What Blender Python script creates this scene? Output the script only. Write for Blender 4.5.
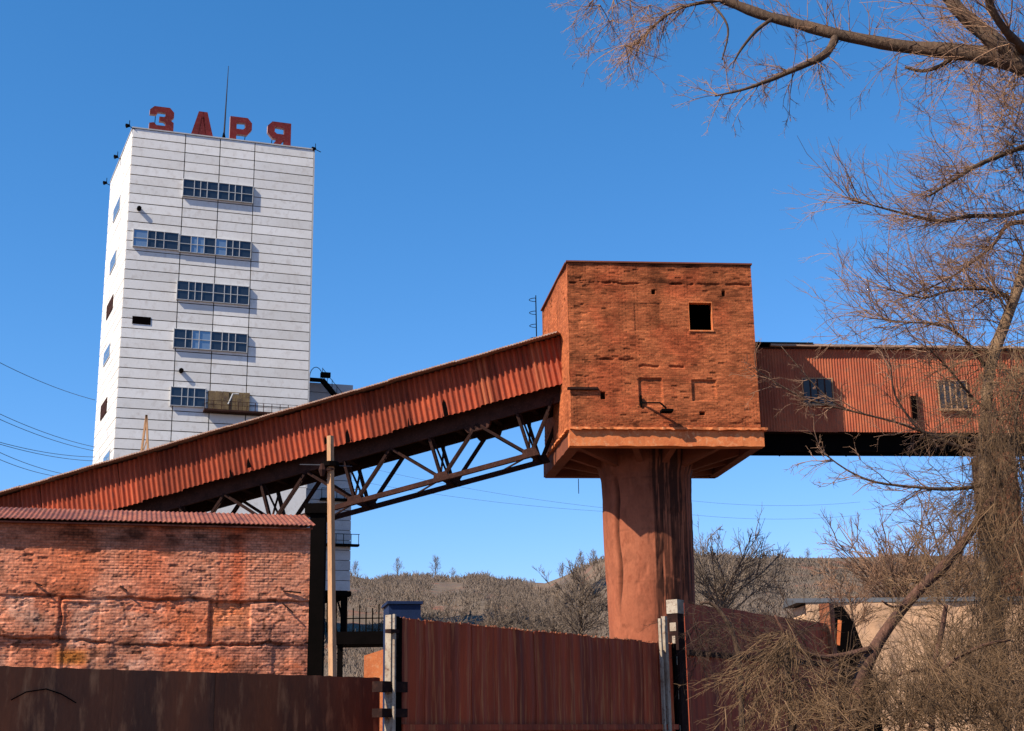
import bpy, math, random
import numpy as np
from mathutils import Vector, Matrix, Quaternion

scene = bpy.context.scene
for o in list(bpy.data.objects):
    bpy.data.objects.remove(o, do_unlink=True)
C = scene.collection
R = math.radians
rnd = random.Random(7)

# ------------------------------------------------------------------ camera
FPX, PITCH, ROLL, EYE = 1398.0, R(15), R(0.9), 1.65
F = Vector((0, math.cos(PITCH), math.sin(PITCH)))
R0 = Vector((1, 0, 0)); U0 = Vector((0, -math.sin(PITCH), math.cos(PITCH)))
CR = R0 * math.cos(ROLL) - U0 * math.sin(ROLL)
CU = U0 * math.cos(ROLL) + R0 * math.sin(ROLL)
E0 = Vector((0, 0, EYE))
camd = bpy.data.cameras.new('camera'); cam = bpy.data.objects.new('camera', camd); C.objects.link(cam)
camd.sensor_width = 36; camd.lens = 36 * FPX / 1024; camd.clip_end = 6000; camd.clip_start = 0.1
m = Matrix.Identity(4)
for i in range(3):
    m[i][0] = CR[i]; m[i][1] = CU[i]; m[i][2] = -F[i]; m[i][3] = E0[i]
cam.matrix_world = m
scene.camera = cam

# ------------------------------------------------------------------ sky, sun, exposure
SUN_EL, SUN_AZ = 44.0, 234.0            # azimuth clockwise from +Y
world = bpy.data.worlds.new('World'); scene.world = world; world.use_nodes = True
wn = world.node_tree.nodes; wl = world.node_tree.links
bg = wn['Background']; bg.inputs['Strength'].default_value = 0.068
sky = wn.new('ShaderNodeTexSky'); sky.sky_type = 'NISHITA'; sky.sun_disc = False
sky.sun_elevation = R(SUN_EL); sky.sun_rotation = R(SUN_AZ)
sky.altitude = 100; sky.air_density = 1.0; sky.dust_density = 0.3; sky.ozone_density = 3.0
# a clear saturated spring sky: the red channel falls off faster with height
sep = wn.new('ShaderNodeSeparateColor'); cmbn = wn.new('ShaderNodeCombineColor'); wl.new(sky.outputs[0], sep.inputs[0])
pw_ = wn.new('ShaderNodeMath'); pw_.operation = 'POWER'; pw_.inputs[1].default_value = 1.5; wl.new(sep.outputs[0], pw_.inputs[0])
for k_, (src_, f_) in enumerate(((pw_.outputs[0], 0.47), (sep.outputs[1], 1.15), (sep.outputs[2], 1.6))):
    mu_ = wn.new('ShaderNodeMath'); mu_.operation = 'MULTIPLY'; mu_.inputs[1].default_value = f_
    wl.new(src_, mu_.inputs[0]); wl.new(mu_.outputs[0], cmbn.inputs[k_])
wl.new(cmbn.outputs[0], bg.inputs[0])
sd = Vector((math.cos(R(SUN_EL)) * math.sin(R(SUN_AZ)), math.cos(R(SUN_EL)) * math.cos(R(SUN_AZ)), math.sin(R(SUN_EL))))
sl = bpy.data.lights.new('sun', 'SUN'); sl.energy = 5.0; sl.angle = R(0.5); sl.color = (1.0, 0.91, 0.78)
so = bpy.data.objects.new('sun', sl); C.objects.link(so)
so.rotation_euler = sd.to_track_quat('Z', 'Y').to_euler(); so.location = sd * 300
scene.view_settings.view_transform = 'Standard'; scene.view_settings.look = 'None'
scene.view_settings.gamma = 1; scene.view_settings.exposure = 0.8
scene.view_settings.use_curve_mapping = False

# ------------------------------------------------------------------ measuring helpers
def ray(px, py): return F * FPX + CR * (px - 512) + CU * (365.5 - py)
def at(px, py, Y):
    d = ray(px, py); return E0 + d * (Y / d.y)
def at_z(px, py, z):
    d = ray(px, py); return E0 + d * ((z - EYE) / d.z)
def wpp(P):                                                # metres per pixel at a point
    return (P - E0).dot(F) / FPX
class Frame:
    """x along the wall (azimuth az), y into it, z up"""
    def __init__(s, o, az, M=None):
        s.o = Vector(o)
        a = R(az)
        s.x = Vector((math.sin(a), math.cos(a), 0)); s.z = Vector((0, 0, 1)); s.y = s.z.cross(s.x)
        if M: s.x, s.y, s.z = M
    def mat(s):
        m = Matrix.Identity(4)
        for i in range(3):
            m[i][0] = s.x[i]; m[i][1] = s.y[i]; m[i][2] = s.z[i]; m[i][3] = s.o[i]
        return m
    def uv(s, px, py, off=0.0):
        d = ray(px, py); o = s.o + s.y * off
        t = (o - E0).dot(s.y) / d.dot(s.y)
        P = E0 + d * t - s.o
        return P.dot(s.x), P.dot(s.z)
    def P(s, x, y, z): return s.o + s.x * x + s.y * y + s.z * z

# ------------------------------------------------------------------ object helpers
def tag(o, label=None, cat=None, group=None, kind=None):
    if label: o['label'] = label
    if cat: o['category'] = cat
    if group: o['group'] = group
    if kind: o['kind'] = kind
    return o
def thing(name, loc, label, cat, group=None):
    o = bpy.data.objects.new(name, None); C.objects.link(o); o.location = loc
    o.empty_display_size = 0.2
    return tag(o, label, cat, group)
def link(name, me, parent=None, mat4=None):
    o = bpy.data.objects.new(name, me); C.objects.link(o)
    M = mat4 if mat4 is not None else Matrix.Identity(4)
    if parent is not None:
        o.parent = parent
        L = Matrix.Identity(4); q = parent
        loc = Vector((0, 0, 0))
        while q is not None:
            if q.type == 'EMPTY' and q.parent is None: loc = loc + q.location
            elif q.get('_w') is not None: pass
            q = q.parent
        if parent.type == 'EMPTY': PM = Matrix.Translation(parent.location)
        else: PM = WM[parent.name]
        o.matrix_local = PM.inverted() @ M
    else:
        o.matrix_local = M
    WM[o.name] = M
    return o
WM = {}
class MB:
    def __init__(s): s.v = []; s.f = []
    def add(s, vs, fs):
        n = len(s.v); s.v += [tuple(v) for v in vs]; s.f += [tuple(i + n for i in f) for f in fs]; return s
    def box(s, x0, x1, y0, y1, z0, z1):
        return s.add([(x0,y0,z0),(x1,y0,z0),(x1,y1,z0),(x0,y1,z0),(x0,y0,z1),(x1,y0,z1),(x1,y1,z1),(x0,y1,z1)],
              [(0,3,2,1),(4,5,6,7),(0,1,5,4),(1,2,6,5),(2,3,7,6),(3,0,4,7)])
    def bar(s, a, b, w, h=None, up=(0, 0, 1)):
        """square bar from a to b"""
        a = Vector(a); b = Vector(b); h = h or w
        d = (b - a).normalized(); u = Vector(up)
        if abs(d.dot(u)) > 0.98: u = Vector((1, 0, 0))
        sx = d.cross(u).normalized() * w / 2; sz = sx.cross(d).normalized() * h / 2
        vs = [a - sx - sz, a + sx - sz, a + sx + sz, a - sx + sz, b - sx - sz, b + sx - sz, b + sx + sz, b - sx + sz]
        return s.add(vs, [(0,3,2,1),(4,5,6,7),(0,1,5,4),(1,2,6,5),(2,3,7,6),(3,0,4,7)])
    def tube(s, pts, rs, n=8):
        pts = [Vector(p) for p in pts]
        if not hasattr(rs, '__len__'): rs = [rs] * len(pts)
        base = len(s.v); ref = None
        for i, p in enumerate(pts):
            d = (pts[min(i + 1, len(pts) - 1)] - pts[max(i - 1, 0)]).normalized()
            if ref is None: ref = d.orthogonal().normalized()
            ref = (ref - d * ref.dot(d)).normalized(); b = d.cross(ref)
            for k in range(n):
                a = 2 * math.pi * k / n
                s.v.append(tuple(p + (ref * math.cos(a) + b * math.sin(a)) * rs[i]))
        for i in range(len(pts) - 1):
            for k in range(n):
                a = base + i * n + k; b2 = base + i * n + (k + 1) % n
                s.f.append((a, b2, b2 + n, a + n))
        s.f.append(tuple(base + k for k in reversed(range(n))))
        s.f.append(tuple(base + (len(pts) - 1) * n + k for k in range(n)))
        return s
    def prism(s, poly, y0, y1):
        """polygon in x,z (counter-clockwise seen from -y), extruded along y"""
        n = len(poly)
        vs = [(x, y0, z) for x, z in poly] + [(x, y1, z) for x, z in poly]
        fs = [tuple(range(n)), tuple(reversed(range(n, 2 * n)))]
        fs += [((i + 1) % n, i, n + i, n + (i + 1) % n) for i in range(n)]
        return s.add(vs, fs)
    def mesh(s, mat, name='mesh', smooth=False):
        me = bpy.data.meshes.new(name); me.from_pydata(s.v, [], s.f); me.update()
        me.materials.append(mat)
        if smooth: me.polygons.foreach_set('use_smooth', [True] * len(me.polygons))
        return me
    def build(s, name, mat, parent=None, mat4=None, smooth=False):
        return link(name, s.mesh(mat, name, smooth), parent, mat4)

def np_mesh(name, V, Fq, mat, cols=None, smooth=False):
    """V (n,3) floats, Fq (m,k) ints (quads or triangles)"""
    me = bpy.data.meshes.new(name)
    k = Fq.shape[1]
    me.vertices.add(len(V)); me.vertices.foreach_set('co', np.asarray(V, np.float32).ravel())
    me.loops.add(Fq.size); me.loops.foreach_set('vertex_index', Fq.astype(np.int32).ravel())
    me.polygons.add(len(Fq))
    me.polygons.foreach_set('loop_start', np.arange(0, Fq.size, k, dtype=np.int32))
    me.polygons.foreach_set('loop_total', np.full(len(Fq), k, np.int32))
    if smooth: me.polygons.foreach_set('use_smooth', np.ones(len(Fq), bool))
    me.update(calc_edges=True)
    me.materials.append(mat)
    if cols is not None:
        ca = me.color_attributes.new('tint', 'FLOAT_COLOR', 'POINT')
        ca.data.foreach_set('color', np.c_[cols, np.ones(len(cols))].astype(np.float32).ravel())
    return me

# value noise for the weathered walls
def vnoise(x, y, seed=0):
    xi = np.floor(x).astype(np.int64); yi = np.floor(y).astype(np.int64)
    fx = x - xi; fy = y - yi; fx = fx * fx * (3 - 2 * fx); fy = fy * fy * (3 - 2 * fy)
    def h(a, b):
        n = (a * 374761393 + b * 668265263 + seed * 974634777) & 0xffffffff
        n = ((n ^ (n >> 13)) * 1274126177) & 0xffffffff
        return ((n ^ (n >> 16)) & 0xffffff) / float(0xffffff)
    return (h(xi, yi) * (1 - fx) + h(xi + 1, yi) * fx) * (1 - fy) + (h(xi, yi + 1) * (1 - fx) + h(xi + 1, yi + 1) * fx) * fy
def fbm(x, y, seed=0, o=4):
    s = 0; a = 1; t = 0
    for i in range(o):
        s = s + a * vnoise(x * 2 ** i, y * 2 ** i, seed + i); t += a; a *= 0.55
    return s / t
def sstep(a, b, x):
    t = np.clip((x - a) / (b - a), 0, 1); return t * t * (3 - 2 * t)

# ------------------------------------------------------------------ materials
def dim(c, k=0.66): return tuple(v * k for v in c) if c else None   # measured colours brought to real-world albedo
def new_mat(name):
    m = bpy.data.materials.new(name); m.use_nodes = True
    nt = m.node_tree; return m, nt, nt.nodes, nt.links, nt.nodes['Principled BSDF']
def ramp(n, l, src, stops):
    r = n.new('ShaderNodeValToRGB'); e = r.color_ramp.elements
    while len(e) < len(stops): e.new(0.5)
    for i, (p, c) in enumerate(stops):
        e[i].position = p; e[i].color = (*c, 1)
    l.new(src, r.inputs[0]); return r.outputs[0]
def mixc(n, l, fac, a, b, mode='MIX'):
    x = n.new('ShaderNodeMix'); x.data_type = 'RGBA'; x.blend_type = mode
    for s, v in ((x.inputs[0], fac), (x.inputs[6], a), (x.inputs[7], b)):
        if hasattr(v, 'links'): l.new(v, s)
        elif isinstance(v, (int, float)): s.default_value = v
        else: s.default_value = (*v, 1)
    return x.outputs[2]
def noise(n, l, vec, scale, detail=6, rough=0.6):
    t = n.new('ShaderNodeTexNoise'); t.inputs['Scale'].default_value = scale
    t.inputs['Detail'].default_value = detail; t.inputs['Roughness'].default_value = rough
    l.new(vec, t.inputs['Vector']); return t.outputs[0]
def mapping(n, l, vec, sc):
    mp = n.new('ShaderNodeMapping'); mp.inputs['Scale'].default_value = sc; l.new(vec, mp.inputs[0]); return mp.outputs[0]
def patchy(name, c1, c2, c3=None, scale=1.5, stretch=(1, 1, 1), rough=0.85, metal=0.0, bump=0.3, bscale=12, bdist=0.02, per_obj=0.0, fine=0.25, k=0.66, tint=False, spec=0.2):
    """weathered surface: two or three colours mixed by large and small noise"""
    c1, c2, c3 = dim(c1, k), dim(c2, k), dim(c3, k)
    m, nt, n, l, b = new_mat(name)
    tc = n.new('ShaderNodeTexCoord'); v = mapping(n, l, tc.outputs['Object'], stretch)
    if per_obj:
        oi = n.new('ShaderNodeObjectInfo'); va = n.new('ShaderNodeVectorMath'); va.operation = 'MULTIPLY_ADD'
        l.new(oi.outputs['Random'], va.inputs[0]); va.inputs[1].default_value = (31, 17, 23); l.new(v, va.inputs[2]); v = va.outputs[0]
    n1 = noise(n, l, v, scale); n2 = noise(n, l, v, scale * 6)
    col = ramp(n, l, n1, [(0.36, c1), (0.64, c2)])
    if c3: col = mixc(n, l, ramp(n, l, n2, [(0.52, (0, 0, 0)), (0.7, (1, 1, 1))]), col, c3)
    n3 = noise(n, l, v, scale * 22, 3)
    col = mixc(n, l, fine, col, ramp(n, l, n3, [(0.3, (0.25, 0.25, 0.25)), (0.7, (1, 1, 1))]), 'MULTIPLY')
    if per_obj:
        oi = n.new('ShaderNodeObjectInfo')
        k = n.new('ShaderNodeMapRange'); l.new(oi.outputs['Random'], k.inputs[0])
        k.inputs[3].default_value = 1 - per_obj; k.inputs[4].default_value = 1 + per_obj
        cmb = n.new('ShaderNodeCombineColor')
        for i in range(3): l.new(k.outputs[0], cmb.inputs[i])
        col = mixc(n, l, 1.0, col, cmb.outputs[0], 'MULTIPLY')
    if tint:
        ta = n.new('ShaderNodeAttribute'); ta.attribute_name = 'tint'; col = mixc(n, l, 1.0, col, ta.outputs[0], 'MULTIPLY')
    l.new(col, b.inputs['Base Color']); b.inputs['Roughness'].default_value = rough; b.inputs['Metallic'].default_value = metal
    b.inputs['Specular IOR Level'].default_value = spec
    bp = n.new('ShaderNodeBump'); bp.inputs['Strength'].default_value = bump; bp.inputs['Distance'].default_value = bdist
    l.new(noise(n, l, v, bscale, 5), bp.inputs['Height']); l.new(bp.outputs[0], b.inputs['Normal'])
    return m
def brick_mat(name, c1, c2, mortar, scale=1.0, bstr=0.4, spec=(0.9, 1.12)):
    c1, c2, mortar = dim(c1, .84), dim(c2, .84), dim(mortar, .84)
    m, nt, n, l, b = new_mat(name)
    tc = n.new('ShaderNodeTexCoord'); sp = n.new('ShaderNodeSeparateXYZ'); l.new(tc.outputs['Object'], sp.inputs[0])
    cb = n.new('ShaderNodeCombineXYZ')
    ad = n.new('ShaderNodeMath'); ad.operation = 'ADD'; l.new(sp.outputs[0], ad.inputs[0]); l.new(sp.outputs[1], ad.inputs[1])
    l.new(ad.outputs[0], cb.inputs[0]); l.new(sp.outputs[2], cb.inputs[1])
    bt = n.new('ShaderNodeTexBrick'); l.new(cb.outputs[0], bt.inputs['Vector'])
    bt.inputs['Scale'].default_value = 1; bt.inputs['Brick Width'].default_value = 0.25 * scale; bt.inputs['Row Height'].default_value = 0.077 * scale
    bt.inputs['Mortar Size'].default_value = 0.007 * scale; bt.inputs['Mortar Smooth'].default_value = 0.3
    bt.inputs['Color1'].default_value = (*c1, 1); bt.inputs['Color2'].default_value = (*c2, 1); bt.inputs['Mortar'].default_value = (*mortar, 1)
    at_ = n.new('ShaderNodeAttribute'); at_.attribute_name = 'tint'
    nz = noise(n, l, tc.outputs['Object'], 14, 5); nz2 = noise(n, l, tc.outputs['Object'], 60, 3)
    col = mixc(n, l, 1.0, bt.outputs[0], at_.outputs[0], 'MULTIPLY')
    col = mixc(n, l, 0.65, col, ramp(n, l, nz, [(0.32, (0.45, 0.42, 0.42)), (0.68, (1.25, 1.25, 1.2))]), 'MULTIPLY')
    col = mixc(n, l, 0.35, col, ramp(n, l, nz2, [(0.3, (0.4, 0.4, 0.4)), (0.7, (1.3, 1.3, 1.3))]), 'MULTIPLY')
    l.new(col, b.inputs['Base Color']); b.inputs['Roughness'].default_value = 0.95; b.inputs['Specular IOR Level'].default_value = 0.1
    inv = n.new('ShaderNodeMath'); inv.operation = 'MULTIPLY_ADD'; l.new(bt.outputs['Fac'], inv.inputs[0]); inv.inputs[1].default_value = -0.7
    l.new(nz, inv.inputs[2])
    bp = n.new('ShaderNodeBump'); bp.inputs['Strength'].default_value = bstr; bp.inputs['Distance'].default_value = 0.025
    l.new(inv.outputs[0], bp.inputs['Height']); l.new(bp.outputs[0], b.inputs['Normal'])
    return m

M = {}
M['brick_tower'] = brick_mat('orange_dusted_brick', (0.56, 0.155, 0.055), (0.42, 0.105, 0.038), (0.38, 0.13, 0.055), 1.35)
M['brick_wall'] = brick_mat('pink_dusted_brick', (0.88, 0.35, 0.2), (0.76, 0.27, 0.145), (0.62, 0.29, 0.18))
M['brick_plain'] = patchy('rust_dusted_render', (0.36, 0.12, 0.05), (0.27, 0.085, 0.04), (0.44, 0.18, 0.08), 0.8, bump=0.5)
M['ledge'] = patchy('orange_concrete_edge', (0.98, 0.29, 0.09), (0.74, 0.19, 0.06), (1.0, 0.42, 0.18), 0.9, bump=0.6, bscale=6)
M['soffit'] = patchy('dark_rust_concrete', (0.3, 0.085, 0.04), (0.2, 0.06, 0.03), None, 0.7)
M['cladding'] = patchy('red_rusty_corrugated_sheet', (0.58, 0.115, 0.045), (0.4, 0.072, 0.03), (0.3, 0.07, 0.04), 0.9, (1, 1, 0.35), 0.7, per_obj=0.27, bump=0.25)
M['cladding_pale'] = patchy('pale_red_rusty_sheet', (0.6, 0.17, 0.07), (0.5, 0.12, 0.05), None, 0.7, rough=0.7)
M['cladding_fine'] = patchy('orange_rusty_corrugated_sheet', (0.66, 0.17, 0.07), (0.5, 0.11, 0.048), (0.4, 0.14, 0.07), 0.8, rough=0.75, per_obj=0.1)
M['roof_edge'] = patchy('weathered_slate_sheet', (0.55, 0.36, 0.27), (0.4, 0.2, 0.13), (0.66, 0.55, 0.46), 3)
M['roof_red'] = patchy('red_dusted_corrugated_roof', (0.42, 0.12, 0.055), (0.2, 0.055, 0.03), (0.5, 0.2, 0.1), 0.8, rough=0.6, per_obj=0.08)
M['steel'] = patchy('dark_rusted_steel', (0.04, 0.018, 0.014), (0.025, 0.013, 0.011), (0.07, 0.03, 0.02), 1.6, rough=0.9, spec=0.06)
M['steel_brown'] = patchy('brown_rusted_steel', (0.08, 0.034, 0.025), (0.045, 0.021, 0.016), (0.11, 0.05, 0.035), 1.6, rough=0.9, spec=0.06)
M['black_steel'] = patchy('shade_black_steel', (0.007, 0.005, 0.0045), (0.005, 0.004, 0.0035), None, 2, rough=1.0, spec=0.02)  # near black also stands in for shade, as on the trestle column
M['panel'] = patchy('white_precast_panel', (0.82, 0.79, 0.74), (0.76, 0.72, 0.66), (0.68, 0.63, 0.57), 0.25, (1, 1, 0.8), 0.85, per_obj=0.09, bump=0.1, fine=0.08, k=0.84)
M['panel_back'] = patchy('dark_joint_backing', (0.06, 0.05, 0.05), (0.04, 0.035, 0.035), None, 1)
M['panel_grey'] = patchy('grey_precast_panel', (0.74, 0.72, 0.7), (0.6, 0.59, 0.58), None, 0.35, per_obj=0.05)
M['frame_white'] = patchy('white_window_frame', (0.7, 0.7, 0.7), (0.6, 0.6, 0.6), None, 2, bump=0.05)
M['letter_red'] = patchy('faded_red_letter_face', (0.26, 0.025, 0.025), (0.17, 0.02, 0.022), (0.3, 0.07, 0.06), 0.8)
M['letter_side'] = patchy('pink_letter_side', (0.62, 0.42, 0.38), (0.5, 0.3, 0.27), None, 1)
M['pillar'] = patchy('rust_streaked_pillar_render', (0.46, 0.15, 0.07), (0.38, 0.11, 0.05), (0.33, 0.095, 0.042), 0.45, (1, 1, 0.6), 0.9, bump=0.35, bscale=5, bdist=0.05, tint=True)
M['gate'] = patchy('dark_red_gate_sheet', (0.62, 0.1, 0.032), (0.28, 0.05, 0.02), (0.72, 0.24, 0.08), 1.8, (2.2, 2.2, 0.1), 0.75, per_obj=0.13, bump=0.3)
M['fence'] = patchy('brown_rusted_fence_sheet', (0.38, 0.115, 0.045), (0.17, 0.07, 0.038), (0.55, 0.23, 0.1), 1.3, (1.2, 1.2, 0.3), 0.8, per_obj=0.1, bump=0.35)
M['lime'] = patchy('whitewashed_post', (0.62, 0.52, 0.39), (0.42, 0.31, 0.21), (0.22, 0.11, 0.07), 3.5)
M['pole'] = patchy('pale_weathered_pole', (0.74, 0.42, 0.22), (0.62, 0.33, 0.16), (0.4, 0.2, 0.1), 1.2, (3, 3, 0.4))
M['blue'] = patchy('dark_blue_sheet', (0.012, 0.03, 0.09), (0.01, 0.022, 0.065), None, 1, rough=0.6)
M['beige'] = patchy('beige_render', (0.98, 0.6, 0.34), (0.84, 0.48, 0.26), (0.66, 0.4, 0.25), 0.5, bump=0.4)
M['slate'] = patchy('grey_slate_roof', (0.13, 0.13, 0.13), (0.1, 0.1, 0.105), None, 0.6)
M['ground'] = patchy('dusty_ground', (0.2, 0.12, 0.08), (0.13, 0.085, 0.06), (0.24, 0.17, 0.12), 0.08, bump=0.6, bscale=2)
M['hill'] = patchy('hillside_soil_and_dry_grass', (0.22, 0.155, 0.1), (0.15, 0.115, 0.085), (0.3, 0.12, 0.07), 0.025, bump=0.8, bscale=0.4, bdist=0.8)
M['shrub'] = patchy('grey_brown_far_twigs', (0.3, 0.225, 0.17), (0.23, 0.175, 0.135), (0.36, 0.25, 0.17), 0.04, bump=0)
M['bark'] = patchy('brown_willow_bark', (0.13, 0.075, 0.045), (0.075, 0.045, 0.028), (0.19, 0.12, 0.07), 5, (1, 1, 0.4), bump=0.9, bscale=30, bdist=0.02)
M['bark_light'] = patchy('sunlit_tan_bark', (0.36, 0.22, 0.12), (0.2, 0.115, 0.06), (0.46, 0.3, 0.17), 5, (1, 1, 0.4), bump=0.9, bscale=30, bdist=0.02)
M['bark_red'] = patchy('dark_red_brown_bark', (0.17, 0.075, 0.045), (0.08, 0.04, 0.028), (0.26, 0.13, 0.08), 6, (1, 1, 0.5), bump=1.0, bscale=26, bdist=0.03)
M['twig'] = patchy('reddish_bare_twig', (0.5, 0.28, 0.16), (0.24, 0.13, 0.08), None, 1.2, bump=0)
M['twig_tan'] = patchy('tan_dry_twig', (0.33, 0.19, 0.095), (0.14, 0.08, 0.04), None, 1.5, bump=0)
M['twig_dark'] = patchy('dark_brown_twig', (0.11, 0.06, 0.036), (0.065, 0.038, 0.024), None, 1.5, bump=0)
M['wire'] = patchy('dark_cable', (0.06, 0.06, 0.07), (0.04, 0.04, 0.05), None, 1, bump=0)
gm, nt, n, l, b = new_mat('window_glass')
b.inputs['Base Color'].default_value = (0.025, 0.035, 0.05, 1); b.inputs['Roughness'].default_value = 0.12
b.inputs['Metallic'].default_value = 0.35; b.inputs['IOR'].default_value = 1.6
M['glass'] = gm
gm, nt, n, l, b = new_mat('pale_reflecting_glass')
b.inputs['Base Color'].default_value = (0.2, 0.27, 0.34, 1); b.inputs['Roughness'].default_value = 0.15; b.inputs['Metallic'].default_value = 0.5
M['glass_pale'] = gm
gm, nt, n, l, b = new_mat('dusty_dark_glass')
b.inputs['Base Color'].default_value = (0.03, 0.03, 0.032, 1); b.inputs['Roughness'].default_value = 0.35; b.inputs['Specular IOR Level'].default_value = 0.35
M['glass_dusty'] = gm
gm, nt, n, l, b = new_mat('dark_interior')
b.inputs['Base Color'].default_value = (0.003, 0.002, 0.002, 1); b.inputs['Specular IOR Level'].default_value = 0; b.inputs['Roughness'].default_value = 1
M['void'] = gm

# ------------------------------------------------------------------ ground and hills
g = MB(); S = 3000
NG = 24
V = []; Fq = []
for j in range(NG + 1):
    for i in range(NG + 1):
        V.append((-S + 2 * S * i / NG, -S + 2 * S * j / NG, 0))
for j in range(NG):
    for i in range(NG):
        a = j * (NG + 1) + i; Fq.append((a, a + 1, a + NG + 2, a + NG + 1))
tag(link('ground', np_mesh('ground', np.array(V), np.array(Fq), M['ground'])), kind='structure')

RIDGE = [(-500, 560), (100, 566), (330, 571), (352, 572), (372, 576), (390, 574), (405, 572), (420, 573), (450, 575), (470, 573), (485, 572), (500, 577), (520, 578),
         (545, 579), (562, 572), (580, 563), (606, 551), (640, 543), (680, 546), (700, 549), (760, 550), (830, 550), (900, 548), (1024, 548), (1500, 540)]
rx = np.array([p[0] for p in RIDGE], float); ry = np.array([p[1] for p in RIDGE], float)
def ridge_pt(px):
    y = float(np.interp(px, rx, ry))
    Y = float(np.interp(px, [0, 520, 620, 1024], [390, 360, 210, 190]))
    return at(px, y + float(np.interp(px, [540, 640], [4, 8])), Y)
def hill_pt(px, t):
    """t 0 at the foot .. 1 at the ridge .. 2 beyond"""
    A = ridge_pt(px); d = Vector((A.x, A.y, 0)); L = d.length; d.normalize()
    foot = 105.0
    if t <= 1:
        r = foot + (L - foot) * t; z = A.z * (t ** 0.85)
        nz = (fbm(np.array([r * 0.03 + 9]), np.array([px * 0.012]), 3)[0] - 0.5) * 3.5 * math.sin(math.pi * min(t, 1))
        z = z + nz
    else:
        r = L + 120 * (t - 1); z = A.z * (1 - 0.7 * (t - 1) ** 1.5) - 0.0
    return Vector((d.x * r, d.y * r, max(z - 0.3 * (t < 0.02), -0.3)))
pxs = np.concatenate([np.arange(-500, 300, 25), np.arange(300, 1100, 5), np.arange(1100, 1501, 25)])
ts = np.concatenate([np.linspace(0, 1, 40), [1.1, 1.3, 1.6, 2.0]])
V = []; Fq = []
for px in pxs:
    for t in ts: V.append(hill_pt(px, t))
nt_ = len(ts)
for i in range(len(pxs) - 1):
    for j in range(nt_ - 1):
        a = i * nt_ + j; Fq.append((a, a + nt_, a + nt_ + 1, a + 1))
tag(link('hills', np_mesh('hills', np.array([tuple(v) for v in V]), np.array(Fq), M['hill'], smooth=True)), kind='structure')

# ------------------------------------------------------------------ twig builder (thin tapered three-sided tubes, built with numpy)
class Twigs:
    def __init__(s): s.P = {}
    def add(s, pts, r0, r1):
        k = len(pts); s.P.setdefault(k, []).append((np.array(pts, float), r0, r1))
    def count(s): return sum(len(v) for v in s.P.values())
    def mesh(s, name, mat, sides=3):
        Vs = []; Fs = []; off = 0
        for k, L in s.P.items():
            P = np.stack([a for a, _, _ in L]); n = len(L)
            r0 = np.array([b for _, b, _ in L]); r1 = np.array([c for _, _, c in L])
            t = np.linspace(0, 1, k)[None, :]
            rad = r0[:, None] * (1 - t) + r1[:, None] * t
            D = np.gradient(P, axis=1); D /= np.linalg.norm(D, axis=2, keepdims=True) + 1e-9
            ref = np.where(np.abs(D[..., 2:3]) > 0.9, np.array([1., 0, 0]), np.array([0, 0, 1.]))
            X = np.cross(D, ref); X /= np.linalg.norm(X, axis=2, keepdims=True) + 1e-9
            Y = np.cross(D, X)
            ring = []
            for q in range(sides):
                a = 2 * math.pi * q / sides
                ring.append(P + (X * math.cos(a) + Y * math.sin(a)) * rad[..., None])
            V = np.stack(ring, axis=2)                     # n,k,sides,3
            idx = np.arange(n * k * sides).reshape(n, k, sides) + off
            a = idx[:, :-1, :]; b_ = np.roll(a, -1, axis=2); c = idx[:, 1:, :]; d = np.roll(c, -1, axis=2)
            Fs.append(np.stack([a, b_, d, c], axis=-1).reshape(-1, 4)); Vs.append(V.reshape(-1, 3)); off += n * k * sides
        return np_mesh(name, np.concatenate(Vs), np.concatenate(Fs), mat, smooth=True)
def rdir(r=rnd):
    z = r.uniform(-1, 1); a = r.uniform(0, 2 * math.pi); q = math.sqrt(1 - z * z)
    return Vector((q * math.cos(a), q * math.sin(a), z))
def sprout(T, p, d, L, r, lvl, grav=0.0, wob=0.25, kids=(4, 6), spread=0.8, rg=rnd, ratio=0.55, npt=5, rmin=0.0012):
    pts = [p.copy()]; q = p.copy(); dd = d.normalized(); step = L / (npt - 1); mids = []
    for i in range(npt - 1):
        dd = (dd + rdir(rg) * wob + Vector((0, 0, grav))).normalized()
        q = q + dd * step; pts.append(q.copy()); mids.append((q.copy(), dd.copy()))
    r1 = max(r * 0.35, rmin)
    T.add([tuple(v) for v in pts], r * rg.uniform(.75, 1.3), r1)
    if lvl > 0:
        for k in range(rg.randint(*kids)):
            i = rg.randint(0, npt - 2); base, bd = mids[i]
            base = base - bd * step * rg.random()
            nd = (bd + rdir(rg) * spread).normalized()
            f = 1 - 0.5 * i / npt
            sprout(T, base, nd, L * ratio * rg.uniform(0.6, 1.25) * f, max(r * 0.55, rmin), lvl - 1, grav, wob, kids, spread, rg, ratio, max(npt - 1, 3), rmin)

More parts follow.
